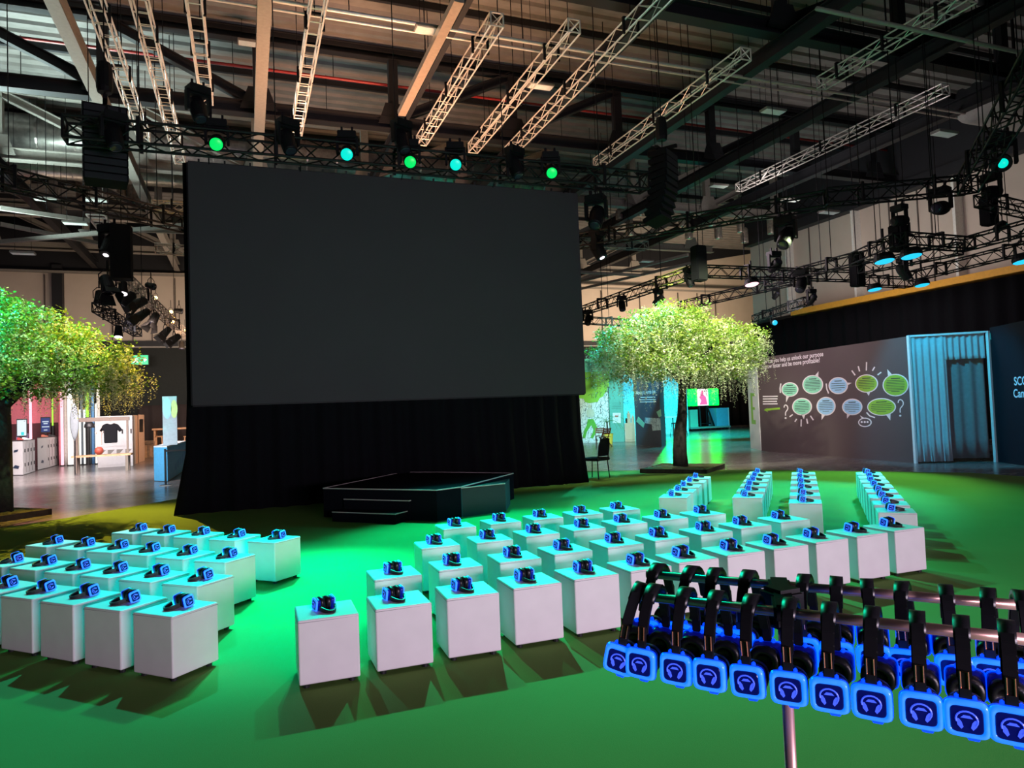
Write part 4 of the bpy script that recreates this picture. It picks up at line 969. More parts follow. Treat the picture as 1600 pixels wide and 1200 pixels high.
def leafmat(name, col):
    if name in MC: return MC[name]
    m = bpy.data.materials.new(name); m.use_nodes = True; nt = m.node_tree; b = nt.nodes['Principled BSDF']
    nz = nt.nodes.new('ShaderNodeTexNoise'); nz.inputs['Scale'].default_value = 9; tc = nt.nodes.new('ShaderNodeTexCoord'); nt.links.new(tc.outputs['Object'], nz.inputs['Vector'])
    rp = nt.nodes.new('ShaderNodeValToRGB'); rp.color_ramp.elements[0].position = .35; rp.color_ramp.elements[1].position = .65
    rp.color_ramp.elements[0].color = (*[c*.6 for c in col], 1); rp.color_ramp.elements[1].color = (*[min(1, c*1.35) for c in col], 1)
    nt.links.new(nz.outputs['Fac'], rp.inputs['Fac']); nt.links.new(rp.outputs['Color'], b.inputs['Base Color'])
    b.inputs['Roughness'].default_value = .5
    tr = nt.nodes.new('ShaderNodeBsdfTranslucent'); nt.links.new(rp.outputs['Color'], tr.inputs['Color'])
    mx = nt.nodes.new('ShaderNodeMixShader'); mx.inputs[0].default_value = .3
    nt.links.new(b.outputs[0], mx.inputs[1]); nt.links.new(tr.outputs[0], mx.inputs[2]); nt.links.new(mx.outputs[0], nt.nodes['Material Output'].inputs['Surface'])
    MC[name] = m; return m
cr = Vector((math.cos(YAW), -math.sin(YAW) if False else math.sin(-YAW)*-1, 0)); cr = Vector((math.cos(YAW), -math.sin(YAW), 0))  # picture-right direction on the floor
cb = Vector((math.sin(YAW), math.cos(YAW), 0))
def L3(x, y, z): v = cr*x+cb*y; return (v.x, v.y, z)
bR = atz(1064, 735)
tree((bR.x, bR.y, 0.05), [L3(0, 0, 0), L3(-.01, 0, .5), L3(.03, 0, 1.0), L3(.11, 0, 1.5), L3(.14, 0, 2.1), L3(.15, 0, 2.9)], [.21, .19, .17, .135, .11, .09],
     [([L3(.15, 0, 2.2), L3(.6, .2, 2.9), L3(1.3, .3, 3.5)], [.1, .07, .03]), ([L3(.12, 0, 2.4), L3(-.6, -.2, 3.2), L3(-1.3, -.2, 3.7)], [.1, .06, .03]), ([L3(.15, 0, 2.5), L3(.1, .5, 3.4), L3(-.1, .8, 4.1)], [.09, .06, .03]), ([L3(.15, 0, 2.5), L3(.9, -.5, 3.3), L3(1.7, -.6, 3.4)], [.09, .05, .03])],
     [(L3(-.75, 0, 3.55), (1.05, 1.1, .85)), (L3(0.15, 0, 3.65), (1.1, 1.1, .85)), (L3(-1.5, -.1, 3.15), (.75, .8, .75)), (L3(1.15, 0, 3.35), (1.1, 1.0, .75)), (L3(1.9, .1, 3.35), (.75, .8, .6)), (L3(-.1, 0, 2.9), (1.6, 1.3, .45)), (L3(-.35, 0, 4.0), (.75, .7, .45)), (L3(1.2, 0, 2.75), (1.1, 1.0, .35))],
     'flowering wisteria tree with hanging blossom, standing on a dark square planter right of the screen', 30000, 780, 5, 1.6)
bL = atz(4, 808)
tree((bL.x, bL.y, 0.05), [L3(-.05, 0, 0), L3(-.02, 0, .8), L3(-.02, 0, 1.6), L3(.0, 0, 2.4), L3(-.05, 0, 3.0)], [.24, .21, .2, .16, .12],
     [([L3(0, 0, 2.2), L3(.7, 0, 2.8), L3(1.5, 0, 3.3)], [.1, .07, .03]), ([L3(0, 0, 2.4), L3(-.8, .2, 3.2), L3(-1.6, .2, 3.6)], [.1, .06, .03]), ([L3(0, 0, 2.4), L3(.5, .5, 3.3), L3(.8, .8, 4.0)], [.09, .06, .03]), ([L3(0, 0, 2.4), L3(.9, -.4, 2.8), L3(2.3, -.4, 3.0)], [.09, .05, .025])],
     [(L3(-.2, 0, 3.75), (1.1, 1.1, .95)), (L3(.8, 0, 3.5), (1.1, 1.0, .8)), (L3(-1.4, 0, 3.5), (1.0, 1.0, .9)), (L3(1.6, 0, 3.2), (.85, .8, .7)), (L3(2.2, 0, 2.85), (.6, .6, .45)), (L3(.5, 0, 2.9), (1.6, 1.2, .5)), (L3(-.6, 0, 4.2), (.7, .7, .5)), (L3(-1.0, 0, 2.9), (1.3, 1.1, .5))],
     'flowering wisteria tree cut by the left edge of the picture', 34000, 680, 9, 1.9)
def planter(c, ang, w_, lab):
    t = empty('tree_planter', (c[0], c[1], 0), ang, lab, 'planter')
    q = MB()
    for k in range(4): q.box((0, w_/2-.04, .06), (w_, .08, .12), Matrix.Rotation(PI/2*k, 4, 'Z'))
    q.build('timber_edge', M_timber, t)
    q = MB(); n = 14; vs = []; rnd = random.Random(3)
    for i in range(n+1):
        for j in range(n+1): vs.append(((i/n-.5)*(w_-.16), (j/n-.5)*(w_-.16), .085+rnd.uniform(0, .05)))
    fs = [(i*(n+1)+j, i*(n+1)+j+1, (i+1)*(n+1)+j+1, (i+1)*(n+1)+j) for i in range(n) for j in range(n)]
    b0 = len(vs); vs += [(-w_/2+.08, -w_/2+.08, .01), (w_/2-.08, -w_/2+.08, .01), (w_/2-.08, w_/2-.08, .01), (-w_/2+.08, w_/2-.08, .01)]; fs.append((b0, b0+1, b0+2, b0+3))
    q.add(vs, fs); q.build('mossy_soil', M_soil, t, smooth=True)
planter((bR.x, bR.y-.1), R(-52), 1.8, 'low dark square planter of mossy soil under the right tree')
planter((bL.x-.1, bL.y-.2), R(-45), 1.45, 'low dark planter of mossy soil under the left tree')
# ================================================================= EXHIBITS
UP = Vector((0, 0, 1))
def para(A, B, Cc, z0, z1):
    A, B, Cc = [Vector((p[0], p[1], 0)) for p in (A, B, Cc)]; D = A+(Cc-B)
    q = MB(); q.prism([p+UP*z0 for p in (A, B, Cc, D)], UP*(z1-z0)); return q
def away(A, B):
    n = Vector((-(B[1]-A[1]), B[0]-A[0], 0)).normalized(); mid = (Vector(A)+Vector(B))/2
    return n if n.dot(Vector((mid.x, mid.y, 0))) > 0 else -n
def slab(A, B, t, z0, z1): n = away(A, B)*t; return para(A, B, Vector(B)+n, z0, z1)
def text(s, A, B, px0, py0, px1, m_, parent=None, name='lettering', off=0.006, size=None, ext=0.0015):
    "text on the vertical plane through A-B, left baseline at pixel (px0,py0), fitted to column px1"
    A = Vector((A[0], A[1], 0)); B = Vector((B[0], B[1], 0)); u_ = (B-A).normalized(); n = -away(A, B)
    P0 = onv(px0, py0, A, B); P1 = onv(px1, py0, A, B)
    cu = bpy.data.curves.new(name, 'FONT'); cu.body = s; cu.size = 1.0; cu.extrude = 0; cu.offset = 0.018; to = bpy.data.objects.new('t', cu); C.objects.link(to)
    dg = bpy.context.evaluated_depsgraph_get(); dg.update(); me = bpy.data.meshes.new_from_object(to.evaluated_get(dg)); bpy.data.objects.remove(to)
    me.name = name; wd = max(v.co.x for v in me.vertices)-min(v.co.x for v in me.vertices); k = size or (P1-P0).length/wd
    z_ = u_.cross(UP)
    if z_.dot(n) < 0: u_ = -u_; z_ = -z_; P0 = P1
    M = Matrix((u_, UP, z_)).transposed().to_4x4(); M.translation = P0 + n*off
    me.transform(M @ Matrix.Diagonal((k, k, k, 1))); me.materials.clear(); me.materials.append(m_)
    o = bpy.data.objects.new(name, me); C.objects.link(o)
    if parent: pm(o, parent)
    return o
def shape(pts, A, B, m_, name, parent, off=0.004, t=0.004):
    n = -away(A, B); q = MB(); q.prism([onv(x, y, A, B)+n*off for x, y in pts], n*t); o = q.build(name, m_)
    if parent: pm(o, parent)
    return o
def multi(polys, A, B, m_, name, parent, off=0.004, t=0.004):
    n = -away(A, B); q = MB()
    for pts in polys: q.prism([onv(x, y, A, B)+n*off for x, y in pts], n*t)
    o = q.build(name, m_)
    if parent: pm(o, parent)
    return o
def ell(cx, cy, rx, ry, n=28): return [(cx+rx*math.cos(2*PI*k/n), cy+ry*math.sin(2*PI*k/n)) for k in range(n)]
def stroke(x0, y0, x1, y1, w_):
    dx, dy = x1-x0, y1-y0; L = math.hypot(dx, dy); a, b = -dy/L*w_/2, dx/L*w_/2
    return [(x0+a, y0+b), (x1+a, y1+b), (x1-a, y1-b), (x0-a, y0-b)]

# speech bubble wall -----------------------------------------------------
A, B = atz(1190, 704), atz(1430, 724)
W = empty('graphic_wall', ((A.x+B.x)/2, (A.y+B.y)/2, 0), 0, 'long brown graphic wall printed with green and blue speech bubbles', 'wall panel')
pm(slab(A, B, 0.12, 0, 3.40).build('wall_board', M_brown), W)
def q5(x, y): return (1180+x/6.154, 540+y/6.154)
bub = [(335,422,82,70,(298,545),M_mint,4),(555,375,100,92,(610,248),M_mint,7),(800,385,93,82,(930,358),M_sky,4),(1073,365,110,88,(1093,482),M_lime,6),(1352,380,125,108,(1272,228),M_lime,8),
       (452,587,95,84,(470,708),M_mint,6),(683,583,92,90,(640,715),M_sky,6),(935,590,98,80,(885,700),M_sky,5),(1217,590,138,85,(1300,718),M_lime,5)]
for cx, cy, rx, ry, tp, m_, nl in bub:
    a = math.atan2(tp[1]-cy, tp[0]-cx); tri = [q5(cx+rx*.85*math.cos(a-.25), cy+ry*.85*math.sin(a-.25)), q5(*tp), q5(cx+rx*.85*math.cos(a+.25), cy+ry*.85*math.sin(a+.25))]
    o = multi([[q5(*p) for p in ell(cx, cy, rx, ry)], tri], A, B, M_lwhite, 'speech_bubble', W, 0.002, 0.006)
    fo = shape([q5(*p) for p in ell(cx, cy, rx-10, ry-9)], A, B, m_, 'bubble_fill', None, 0.009, 0.003); pm(fo, o)
    rows_ = []
    for k in range(nl+1):
        yy = cy + (k-nl/2)*ry*1.25/(nl+1) - (4 if k == 0 else 0); half = rx*.72*math.sqrt(max(.1, 1-((yy-cy)/ry)**2))*(.62 if k == 0 else (.55 if k == nl else 1)); h_ = 4.2 if k == 0 else 2.6
        rows_.append([q5(cx-half, yy-h_+half*.05), q5(cx+half, yy-h_-half*.05), q5(cx+half, yy+h_-half*.05), q5(cx-half, yy+h_+half*.05)])
    to = multi(rows_, A, B, M_ink, 'small_print', None, 0.0125, 0.001); pm(to, o)
o = multi([[q5(*p) for p in ell(1057, 738, 65, 45)], [q5(1030, 705), q5(1010, 672), q5(1052, 698)]], A, B, M_lwhite, 'speech_bubble', W, .002, .006)
pm(shape([q5(*p) for p in ell(1057, 738, 54, 35)], A, B, M_brown, 'bubble_fill', None, .009, .003), o)
pm(multi([[q5(*p) for p in ell(x, 735, 10, 10, 12)] for x in (1028, 1057, 1084)], A, B, M_lwhite, 'dots', None, .0125, .002), o)
rays_ = [(930,240,962,285),(992,198,1005,248),(1072,158,1070,240),(1150,205,1128,242),(1213,256,1178,282),(332,685,362,662),(382,732,400,705),(442,778,444,710),(505,750,495,702),(560,717,532,675),
         (248,365,240,410),(240,410,243,455),(684,365,689,415),(689,415,707,460),(1072,643,1102,676),(1102,676,1152,692)]
multi([stroke(*q5(a_, b_), *q5(c_, d_), 1.9) for a_, b_, c_, d_ in rays_], A, B, M_lwhite, 'drawn_strokes', W, .002, .004)

for x0_, y0_, w_, h_ in ((278, 570, 38, 132), (1375, 518, 52, 162)):
    pl = [(0,.2),(.08,.07),(.35,0),(.7,.04),(.95,.16),(.95,.3),(.7,.42),(.42,.52),(.36,.66),(.4,.78)]
    P_ = [q5(x0_+a_*w_, y0_+b2*h_) for a_, b2 in pl]
    multi([stroke(*P_[i], *P_[i+1], 1.5) for i in range(len(pl)-1)]+[[q5(*p) for p in ell(x0_+.4*w_, y0_+.96*h_, 10, 9, 10)]], A, B, M_lwhite, 'question_mark', W, .002, .004)
multi([stroke(*q5(95, 618), *q5(238, 604), 3.2), [q5(85, 620), q5(118, 600), q5(108, 618), q5(125, 640)]], A, B, M_lime, 'drawn_arrow', W, .002, .004)
text('How can you help us unlock our purpose', A, B, *q5(55, 178), q5(657, 150)[0], M_lwhite, W, 'heading'); text('to grow faster and be more profitable?', A, B, *q5(55, 226), q5(628, 200)[0], M_lwhite, W, 'heading')
multi([[q5(75, y_-4), q5(r_, y_-6), q5(r_, y_+5), q5(75, y_+7)] for y_, r_ in ((488, 218), (512, 215), (537, 210), (560, 216))], A, B, M_lwhite, 'small_print', W)
# white end with the letter E
A3, B3 = atz(1173, 700), atz(1190, 704)
W2 = empty('white_end_panel', ((A3.x+B3.x)/2, (A3.y+B3.y)/2, 0), 0, 'narrow white end panel with a tall lime letter E beside the brown graphic wall', 'wall panel')
pm(slab(A3, B3-(B3-A3)*.07, 0.1, 0, 3.5).build('wall_board', M_pwhite), W2)
shape([(1172.5,614),(1179,614.5),(1179,619),(1175.5,619),(1176.3,636),(1179.5,636.3),(1179.7,640.5),(1176.5,640.3),(1177.5,656),(1180.8,656.4),(1181.2,663),(1174.8,662)], A3, B3, M_lime, 'letter_e', W2)

# curtained booth -----------------------------------------------------------
Cx = atz(1556, 722); Bx = Vector((B.x, B.y, 0))
bo = empty('curtained_booth', ((Bx.x+Cx.x)/2, (Bx.y+Cx.y)/2, 0), 0, 'booth with pale blue curtains and white posts right of the brown graphic wall', 'booth')
d_ = (Cx-Bx)
for p in (Bx+d_*.01, Cx):
    q = MB(); q.bar((p.x, p.y, 0), (p.x, p.y, 3.42), .07); pm(q.build('post', M_pwhite), bo)
q = MB(); q.bar((Bx.x, Bx.y, 3.4), (Cx.x, Cx.y, 3.4), .05); pm(q.build('top_rail', M_pwhite), bo)
aw = away(Bx, Cx)
pm(drape('curtain', [Bx+d_*.05+aw*.03, Bx+d_*.48+aw*.03], .04, 3.38, M_curt, .045, .17, .03), bo)
pm(drape('curtain', [Bx+d_*.44+aw*.2, Bx+d_*.97+aw*.2], .1, 3.36, mat('grey_curtain', (.20, .19, .20), .85), .04, .3), bo)
pm(drape('valance', [Bx+d_*.46+aw*.06, Bx+d_*.97+aw*.06], 2.72, 3.4, M_curt, .035, .15), bo)
# navy panel at the right edge
A4, B4 = Cx+d_*.03, atz(1700, 742)
W3 = empty('navy_panel', ((A4.x+B4.x)/2, (A4.y+B4.y)/2, 0), 0, 'dark navy graphic panel at the right edge with pale blue words', 'wall panel')
pm(slab(A4, B4, .1, 0, 3.5).build('wall_board', M_navy), W3)
M_pale = mat('glowing_pale_blue_print', (.45, .70, .85), .6, emit=(.3, .6, .8), es=0.12)  # faint glow put into the printed words
text('SCO', A4, B4, 1585, 602, 1606, M_pale, W3, 'heading'); text('Can o', A4, B4, 1584, 621, 1610, M_pale, W3, 'heading')
shape([(1541, 523), (1548, 520), (1549, 531)], A4, B4, M_teal, 'printed_mark', W3)

# left exhibits ---------------------------------------------------------------
def topz(px, py, A, B): return onv(px, py, A, B).z
def on_plane_box(px0, py0, px1, py1, Y, t, m_, name, parent=None):
    a, b = aty(px0, py1, Y), aty(px1, py0, Y); q = MB(); q.box(((a.x+b.x)/2, Y+t/2, (a.z+b.z)/2), (abs(b.x-a.x), t, abs(b.z-a.z))); o = q.build(name, m_)
    if parent: pm(o, parent)
    return o
M_tubeP = emis('lit_tube_pink', (1.0, .50, .58), 1.7); M_tubeW = emis('lit_tube_white', (1.0, .98, .92), 1.4); M_tubeG = emis('lit_tube_lime', (.5, .95, .08), 1.1)
A1, B1_, C1 = atz(15, 743), atz(36, 743), atz(55, 737)
def counter(A, B, Cc, pt, lab, sc_):
    zt = topz(pt[0], pt[1], A, B); t = empty('display_counter', (B.x, B.y, 0), 0, lab, 'counter', 'white display counters on the left'); pm(para(A, B, Cc, 0.03, zt).build('cabinet', M_pwhite, bevel=0), t)
    pm(para(A, B, Cc, zt, zt+.04).build('counter_top', mat('dark_top', (.06, .05, .05), .5)), t); pm(para(A*.995+Cc*.005, B*.99+Cc*.01, Cc, 0, .03).build('plinth', M_foot), t)
    n = -away(B, Cc); q = MB()
    for k in range(1, 4):
        p = B+(Cc-B)*k/4
        q.bar(p+n*.004+UP*.1, p+n*.004+UP*(zt-.1), .015, .01)
    pm(q.build('door_gap', mat('joint_grey', (0,0,0))), t)
    for k in range(4):
        for zz in (zt*.72, zt*.3):
            p = B+(Cc-B)*(k+.55)/4+n*.015; q = MB(); q.bar((p.x, p.y, zz-.07), (p.x, p.y, zz+.07), .03); pm(q.build('handle', M_foot), t)
    n2 = -away(A, B); q = MB(); p = A+(B-A)*.5; u_ = (B-A).normalized()
    q.prism([p+n2*.004+u_*x+UP*(zt*.72+z) for x, z in ((-.14,-.06),(.1,-.03),(.14,.06),(-.1,.03))], n2*.003); q.prism([p+n2*.004+u_*x+UP*(zt*.25+z) for x, z in ((-.2,-.04),(.14,-.08),(.2,.03),(-.05,.08))], n2*.003)
    pm(q.build('sticker', mat('sticker_navy', (.03,.05,.1), .5)), t)
    return zt
z1_ = counter(A1, B1_, C1, (15, 690), 'white display counter nearest the left tree trunk with black door handles', 1)
A2, B2, C2 = atz(59, 735), atz(73, 732), atz(90, 727)
z2_ = counter(A2, B2, C2, (59, 685), 'white display counter with stickers, right of the first counter', 1)
def tablet(px0, px1, py0, py1, Y, zt, m_, lab, extra=None):
    t = empty('tablet_sign', aty((px0+px1)/2, py1, Y), 0, lab, 'tablet'); a, b = aty(px0, py1, Y), aty(px1, py0, Y)
    q = MB(); q.box(((a.x+b.x)/2, Y+.02, (a.z+b.z)/2), (b.x-a.x+.06, .04, b.z-a.z+.1)); pm(q.build('casing', M_foot, bevel=.01), t)
    q = MB(); q.box(((a.x+b.x)/2, Y-.004, (a.z+b.z)/2), (b.x-a.x, .006, b.z-a.z)); pm(q.build('display', m_), t)
    q = MB(); q.bar(((a.x+b.x)/2, Y+.03, zt), ((a.x+b.x)/2, Y+.03, a.z+.05), .05); q.box(((a.x+b.x)/2, Y+.03, zt+.015), (.25, .2, .03)); pm(q.build('stand', M_foot), t); return t
t_ = tablet(27, 41, 656, 681, B1_.y+.9, z1_+.04, emis('lit_display_white', (.80, .92, 1.0), 1.0), 'upright tablet with a pale lit screen on the first display counter')
on_plane_box(33, 675, 37.5, 680, B1_.y+.885, .004, emis('lit_display_cyan', (.0, .75, .8), 1.0), 'cyan_patch', t_)
t_ = tablet(64.5, 77.5, 653, 675, B2.y+.9, z2_+.04, emis('lit_display_navy', (.01, .03, .16), 1.2), 'upright tablet with a dark blue lit screen on the second display counter')
q = MB(); Yt = B2.y+.885
for py, a_, b_ in ((659, 66, 76), (662, 68, 74.5), (667, 65.5, 77), (672, 68.5, 74)):
    u0, u1 = aty(a_, py, Yt), aty(b_, py, Yt); q.box(((u0.x+u1.x)/2, Yt, u0.z), (u1.x-u0.x, .004, .05))
pm(q.build('small_print', emis('lit_text', (.7, .85, 1), .8)), t_)
for k, (px, py, m_, lab) in enumerate([(33, 687, M_red, 'small red trainer shoe lying on the first display counter'), (41, 688, M_pwhite, 'white trainer shoe lying on the first display counter'), (70, 682, mat('coral', (.7,.2,.12), .5), 'coral trainer shoe on the second display counter'), (81, 681, M_foot, 'black trainer shoe on the second display counter')]):
    Bq, zt, Cq = (B1_, z1_, C1) if k < 2 else (B2, z2_, C2)
    p = aty(px, py, Bq.y+.55); q = MB(); rings = []
    for s_, w_, h_ in ((-.14, .03, .05), (-.12, .045, .11), (-.05, .045, .10), (.03, .05, .06), (.10, .05, .045), (.15, .02, .02)):
        rings.append([Vector((p.x+s_, p.y-w_, zt+.042)), Vector((p.x+s_, p.y+w_, zt+.042)), Vector((p.x+s_, p.y+w_*.8, zt+.042+h_)), Vector((p.x+s_, p.y-w_*.8, zt+.042+h_))])
    q.loft(rings); tag(q.build('trainer_shoe', m_, bevel=.006), lab, 'shoe')
q = MB(); c_ = A1*.45+C1*.45+B1_*.1; q.box((c_.x, c_.y, z1_+.04+.13), (.34, .3, .26), None); tag(q.build('gift_box', mat('lilac_card', (.45, .33, .65), .6)), 'lilac cardboard box standing at the far end of the first display counter', 'box')
# pink wall with light tubes
Yp = 40.5
t = empty('pink_backdrop', aty(50, 700, Yp), 0, 'pink backdrop wall behind the white display counters, maroon at the bottom', 'wall panel')
a_, b_ = aty(8, 663, Yp), aty(95, 540, Yp); q = MB(); q.box(((a_.x+b_.x)/2, Yp+.1, (a_.z+b_.z)/2), (b_.x-a_.x, .2, b_.z-a_.z)); pm(q.build('upper_board', M_pink), t)
q = MB(); q.box(((a_.x+b_.x)/2, Yp+.1, a_.z/2), (b_.x-a_.x, .2, a_.z)); pm(q.build('lower_board', mat('maroon_board', (.08, .012, .02), .6)), t)
for px, w_, m_, lab, y0, y1 in [(47, .12, M_tubeP, 'pink white light tube standing between the two tablets', 560, 690), (81.5, .07, M_tubeG, 'lime light tube beside the dark blue tablet', 570, 665), (96, .12, M_tubeP, 'pink light tube right of the second display counter', 600, 714), (109, .22, M_tubeW, 'wide white light tube behind the grey paddle', 580, 712),
                               (124, .08, M_tubeW, 'white light tube seen through the clothes frame, left', 640, 714), (131, .09, M_tubeW, 'white light tube seen through the clothes frame, middle', 640, 712), (149, .08, M_tubeW, 'white light tube seen through the clothes frame, right', 630, 712), (136, .12, M_tubeG, 'lime light tube above the clothes frame', 600, 652)]:
    Yq = Yp-.25 if px < 90 else 38.6
    p = aty(px, 600, Yq); q = MB(); top_ = aty(px, y0, Yq).z; q.cyl((p.x, p.y, .05 if y1 > 700 else aty(px, y1, Yq).z), (p.x, p.y, top_), w_/2, 10); o = q.build('light_tube', m_, smooth=True); tag(o, lab, 'light tube', 'standing light tubes on the left')
    q = MB(); q.cyl((p.x, p.y, 0), (p.x, p.y, .06 if y1 > 700 else aty(px, y1, Yq).z), w_/2+.04, 10); q.build('tube_foot', M_foot, o)
cols = [(91, 98, M_pink, 'pink'), (99, 104, mat('pale_fabric', (.75,.7,.66), .8), 'pale cream'), (104, 117, mat('pale_fabric', (0,0,0)), 'wide cream'), (118, 123, mat('warm_fabric', (.6,.56,.42), .8), 'sand'), (125, 130, mat('grey_fabric', (.16,.2,.24), .8), 'slate grey'), (133, 138.5, mat('mint_fabric', (.20,.62,.36), .8), 'mint green'), (139.5, 142, mat('grey_fabric', (0,0,0)), 'narrow grey'), (142.5, 147, mat('blue_fabric', (.14,.35,.72), .8), 'sky blue'), (151, 156, mat('white_fabric', (.8,.8,.8), .8), 'white')]
for a_, b_, m_, cn in cols:
    p, q_ = aty(a_, 640, 39.3), aty(b_, 640, 39.3); o = drape('fabric_banner', [(p.x, 39.3), (q_.x, 39.3)], .01, 4.4, m_, .03, .25); tag(o, cn+' fabric strip hanging behind the clothes frame on the left', 'banner', 'fabric strips behind the clothes frame')
# clothes frame with bench
Yr = 31.9
fr = empty('clothes_frame', aty(158, 740, Yr), 0, 'wooden clothes frame with a built-in bench in front of the white lockers', 'clothes rack')
def V(px, py, dy=0): return aty(px, py, Yr)+Vector((0, dy, 0))
zb = aty(160, 713, Yr).z; zt_ = aty(160, 655, Yr).z; xl, xr = V(118, 700).x, V(198, 700).x
for x_ in (xl, xr):
    for dy in (0, .5):
        q = MB(); q.bar((x_, Yr+dy, 0), (x_, Yr+dy, zb), .1); pm(q.build('leg', mat('grey_brown_timber', (.16,.12,.10), .7)), fr)
q = MB(); q.box(((xl+xr)/2, Yr+.25, zb+.03), (xr-xl+.3, .62, .07)); pm(q.build('bench_seat', M_tan), fr)
for x_ in (xl, xr):
    q = MB(); q.bar((x_, Yr+.25, zb+.05), (x_, Yr+.25, zt_), .07); pm(q.build('upright', MC['grey_brown_timber']), fr)
q = MB(); q.box(((xl+xr)/2, Yr+.25, zt_), (xr-xl+.15, .12, .16)); pm(q.build('top_bar', MC['grey_brown_timber']), fr)
def tshirt(px, py, s_, m_, lab, front=True):
    c = V(px, py, .25); t = empty('t_shirt', c, 0, lab, 't-shirt'); k = s_
    pts = [(-.12,0),(-.05,-.05),(.05,-.05),(.12,0),(.26,-.06),(.42,-.30),(.31,-.38),(.24,-.27),(.23,-.80),(-.23,-.80),(-.24,-.27),(-.31,-.38),(-.42,-.30),(-.26,-.06)]
    if not front: pts = [(x*.35, z) for x, z in pts]
    q = MB(); rings = []
    q.prism([c+Vector((x*k, -.06, z*k)) for x, z in pts], (0, .12, 0)); pm(q.build('shirt_body', m_, bevel=.02), t)
    q = MB(); q.tube([c+Vector((-.2*k, 0, -.04)), c+Vector((0, 0, .06)), c+Vector((.2*k, 0, -.04))], .012, 5); q.tube([c+Vector((0, 0, .05)), c+Vector((0, 0, .14)), c+Vector((.04, 0, .17))], .01, 5); pm(q.build('hanger', M_silver), t)
    return t
tshirt(171, 661, 1.0, M_blackm, 'black t-shirt hanging on the wooden clothes frame'); tshirt(153, 664, 1.0, mat('pale_pink_cloth', (.6,.42,.38), .8), 'pale pink shirt hanging sideways next to the black t-shirt', False)
c = V(137.5, 662, .25); q = MB(); q.lathe([(.02, .2), (.10, .19), (.17, .1), (.19, 0), (.185, -.04), (.1, -.05)], 16, Matrix.Translation(c-Vector((0, 0, .12)))); o = q.build('helmet', M_foot, smooth=True); tag(o, 'dark round helmet hanging at the left of the clothes frame', 'helmet')
q = MB(); q.cyl(c+Vector((0, 0, .05)), c+Vector((0, 0, .14)), .01, 5); q.build('hook', M_black, o)
c = V(154, 709, .1); q = MB(); rb_ = .16; q.lathe([(rb_*math.sin(PI*k/12)+.001, -rb_*math.cos(PI*k/12)) for k in range(13)], 20, Matrix.Translation((c.x, c.y, zb+.065+rb_)))
tag(q.build('basketball', mat('basketball_orange', (.30, .05, .03), .6, var=.2), smooth=True), 'dark orange basketball resting on the bench of the clothes frame', 'ball')
# grey paddle
a_ = aty(116, 640, 31.2); t = empty('paddle', (a_.x, a_.y, 0), 0, 'tall grey paddle standing upright at the left end of the clothes frame', 'paddle')
q = MB(); z0_, z1_ = aty(116, 690, 31.2).z, aty(116, 628, 31.2).z; q.loft([[Vector((a_.x+.16*math.sin(PI*f)**.7*math.cos(g), a_.y+.03*math.sin(g), z0_+(z1_-z0_)*f)) for g in [2*PI*k/10 for k in range(10)]] for f in (.02, .15, .35, .6, .85, .97)]); pm(q.build('blade', mat('grey_blade', (.16,.18,.2), .5), smooth=True), t)
q = MB(); q.cyl((a_.x, a_.y, 0), (a_.x, a_.y, z0_+.1), .025, 8); pm(q.build('shaft', M_foot), t)
# lockers
A5, B5, C5 = atz(153, 731), atz(208, 727.5), atz(215, 723)
t = empty('locker_unit', (B5.x, B5.y, 0), 0, 'white locker unit with triangle markings behind the clothes frame', 'locker'); zt = topz(208, 649, A5, B5)
pm(para(A5, B5, C5, 0, zt).build('body', M_pwhite), t); n = -away(A5, B5)
for i in range(4):
    for j in range(2):
        p0, p1 = A5+(B5-A5)*(i+.04)/4, A5+(B5-A5)*(i+.96)/4; z0, z1 = (.08, zt*.36) if j == 0 else (zt*.40, zt*.97)
        q = MB(); q.prism([p0+n*.002+UP*z0, p1+n*.002+UP*z0, p1+n*.002+UP*z1, p0+n*.002+UP*z1], n*.02); d1 = pm(q.build('door', M_pwhite), t)
        if j: 
            q = MB(); pc_ = p0+(p1-p0)*.85; q.bar(pc_+n*.03+UP*(z0+.55), pc_+n*.03+UP*(z0+.75), .05); pm(q.build('handle', M_foot), d1)
        else:
            q = MB(); q.prism([p0+n*.024+UP*(z1-.05)+(p1-p0)*.1, p0+n*.024+UP*(z1-.05)+(p1-p0)*.95, p0+n*.024+UP*(z1-.35)+(p1-p0)*.1], n*.004); pm(q.build('triangle_marking', M_greysteel), d1)
A6, B6, C6 = atz(217, 722.5), atz(226, 720), atz(226.5, 716)
t = empty('locker_unit', (B6.x, B6.y, 0), 0, 'orange-lit tall cabinet with a dark window right of the white lockers', 'locker'); zt = topz(226, 648, A6, B6); M_orangelit = mat('orange_lit_board', (.80, .55, .42), .6)  # orange light on the cabinet put into the board colour
pm(para(A6, B6, C6, 0, zt).build('body', M_orangelit), t); multi([[(217.5, 655), (223.5, 655), (223.5, 675), (217.5, 675)]], A6, B6, M_foot, 'window', t)
q = MB(); A6b = atz(208.5, 726.5); 
pm(para(A6b, atz(216, 723), atz(217, 719), 0, topz(216, 649, A6b, atz(216, 723))).build('side_board', M_orangelit), t)
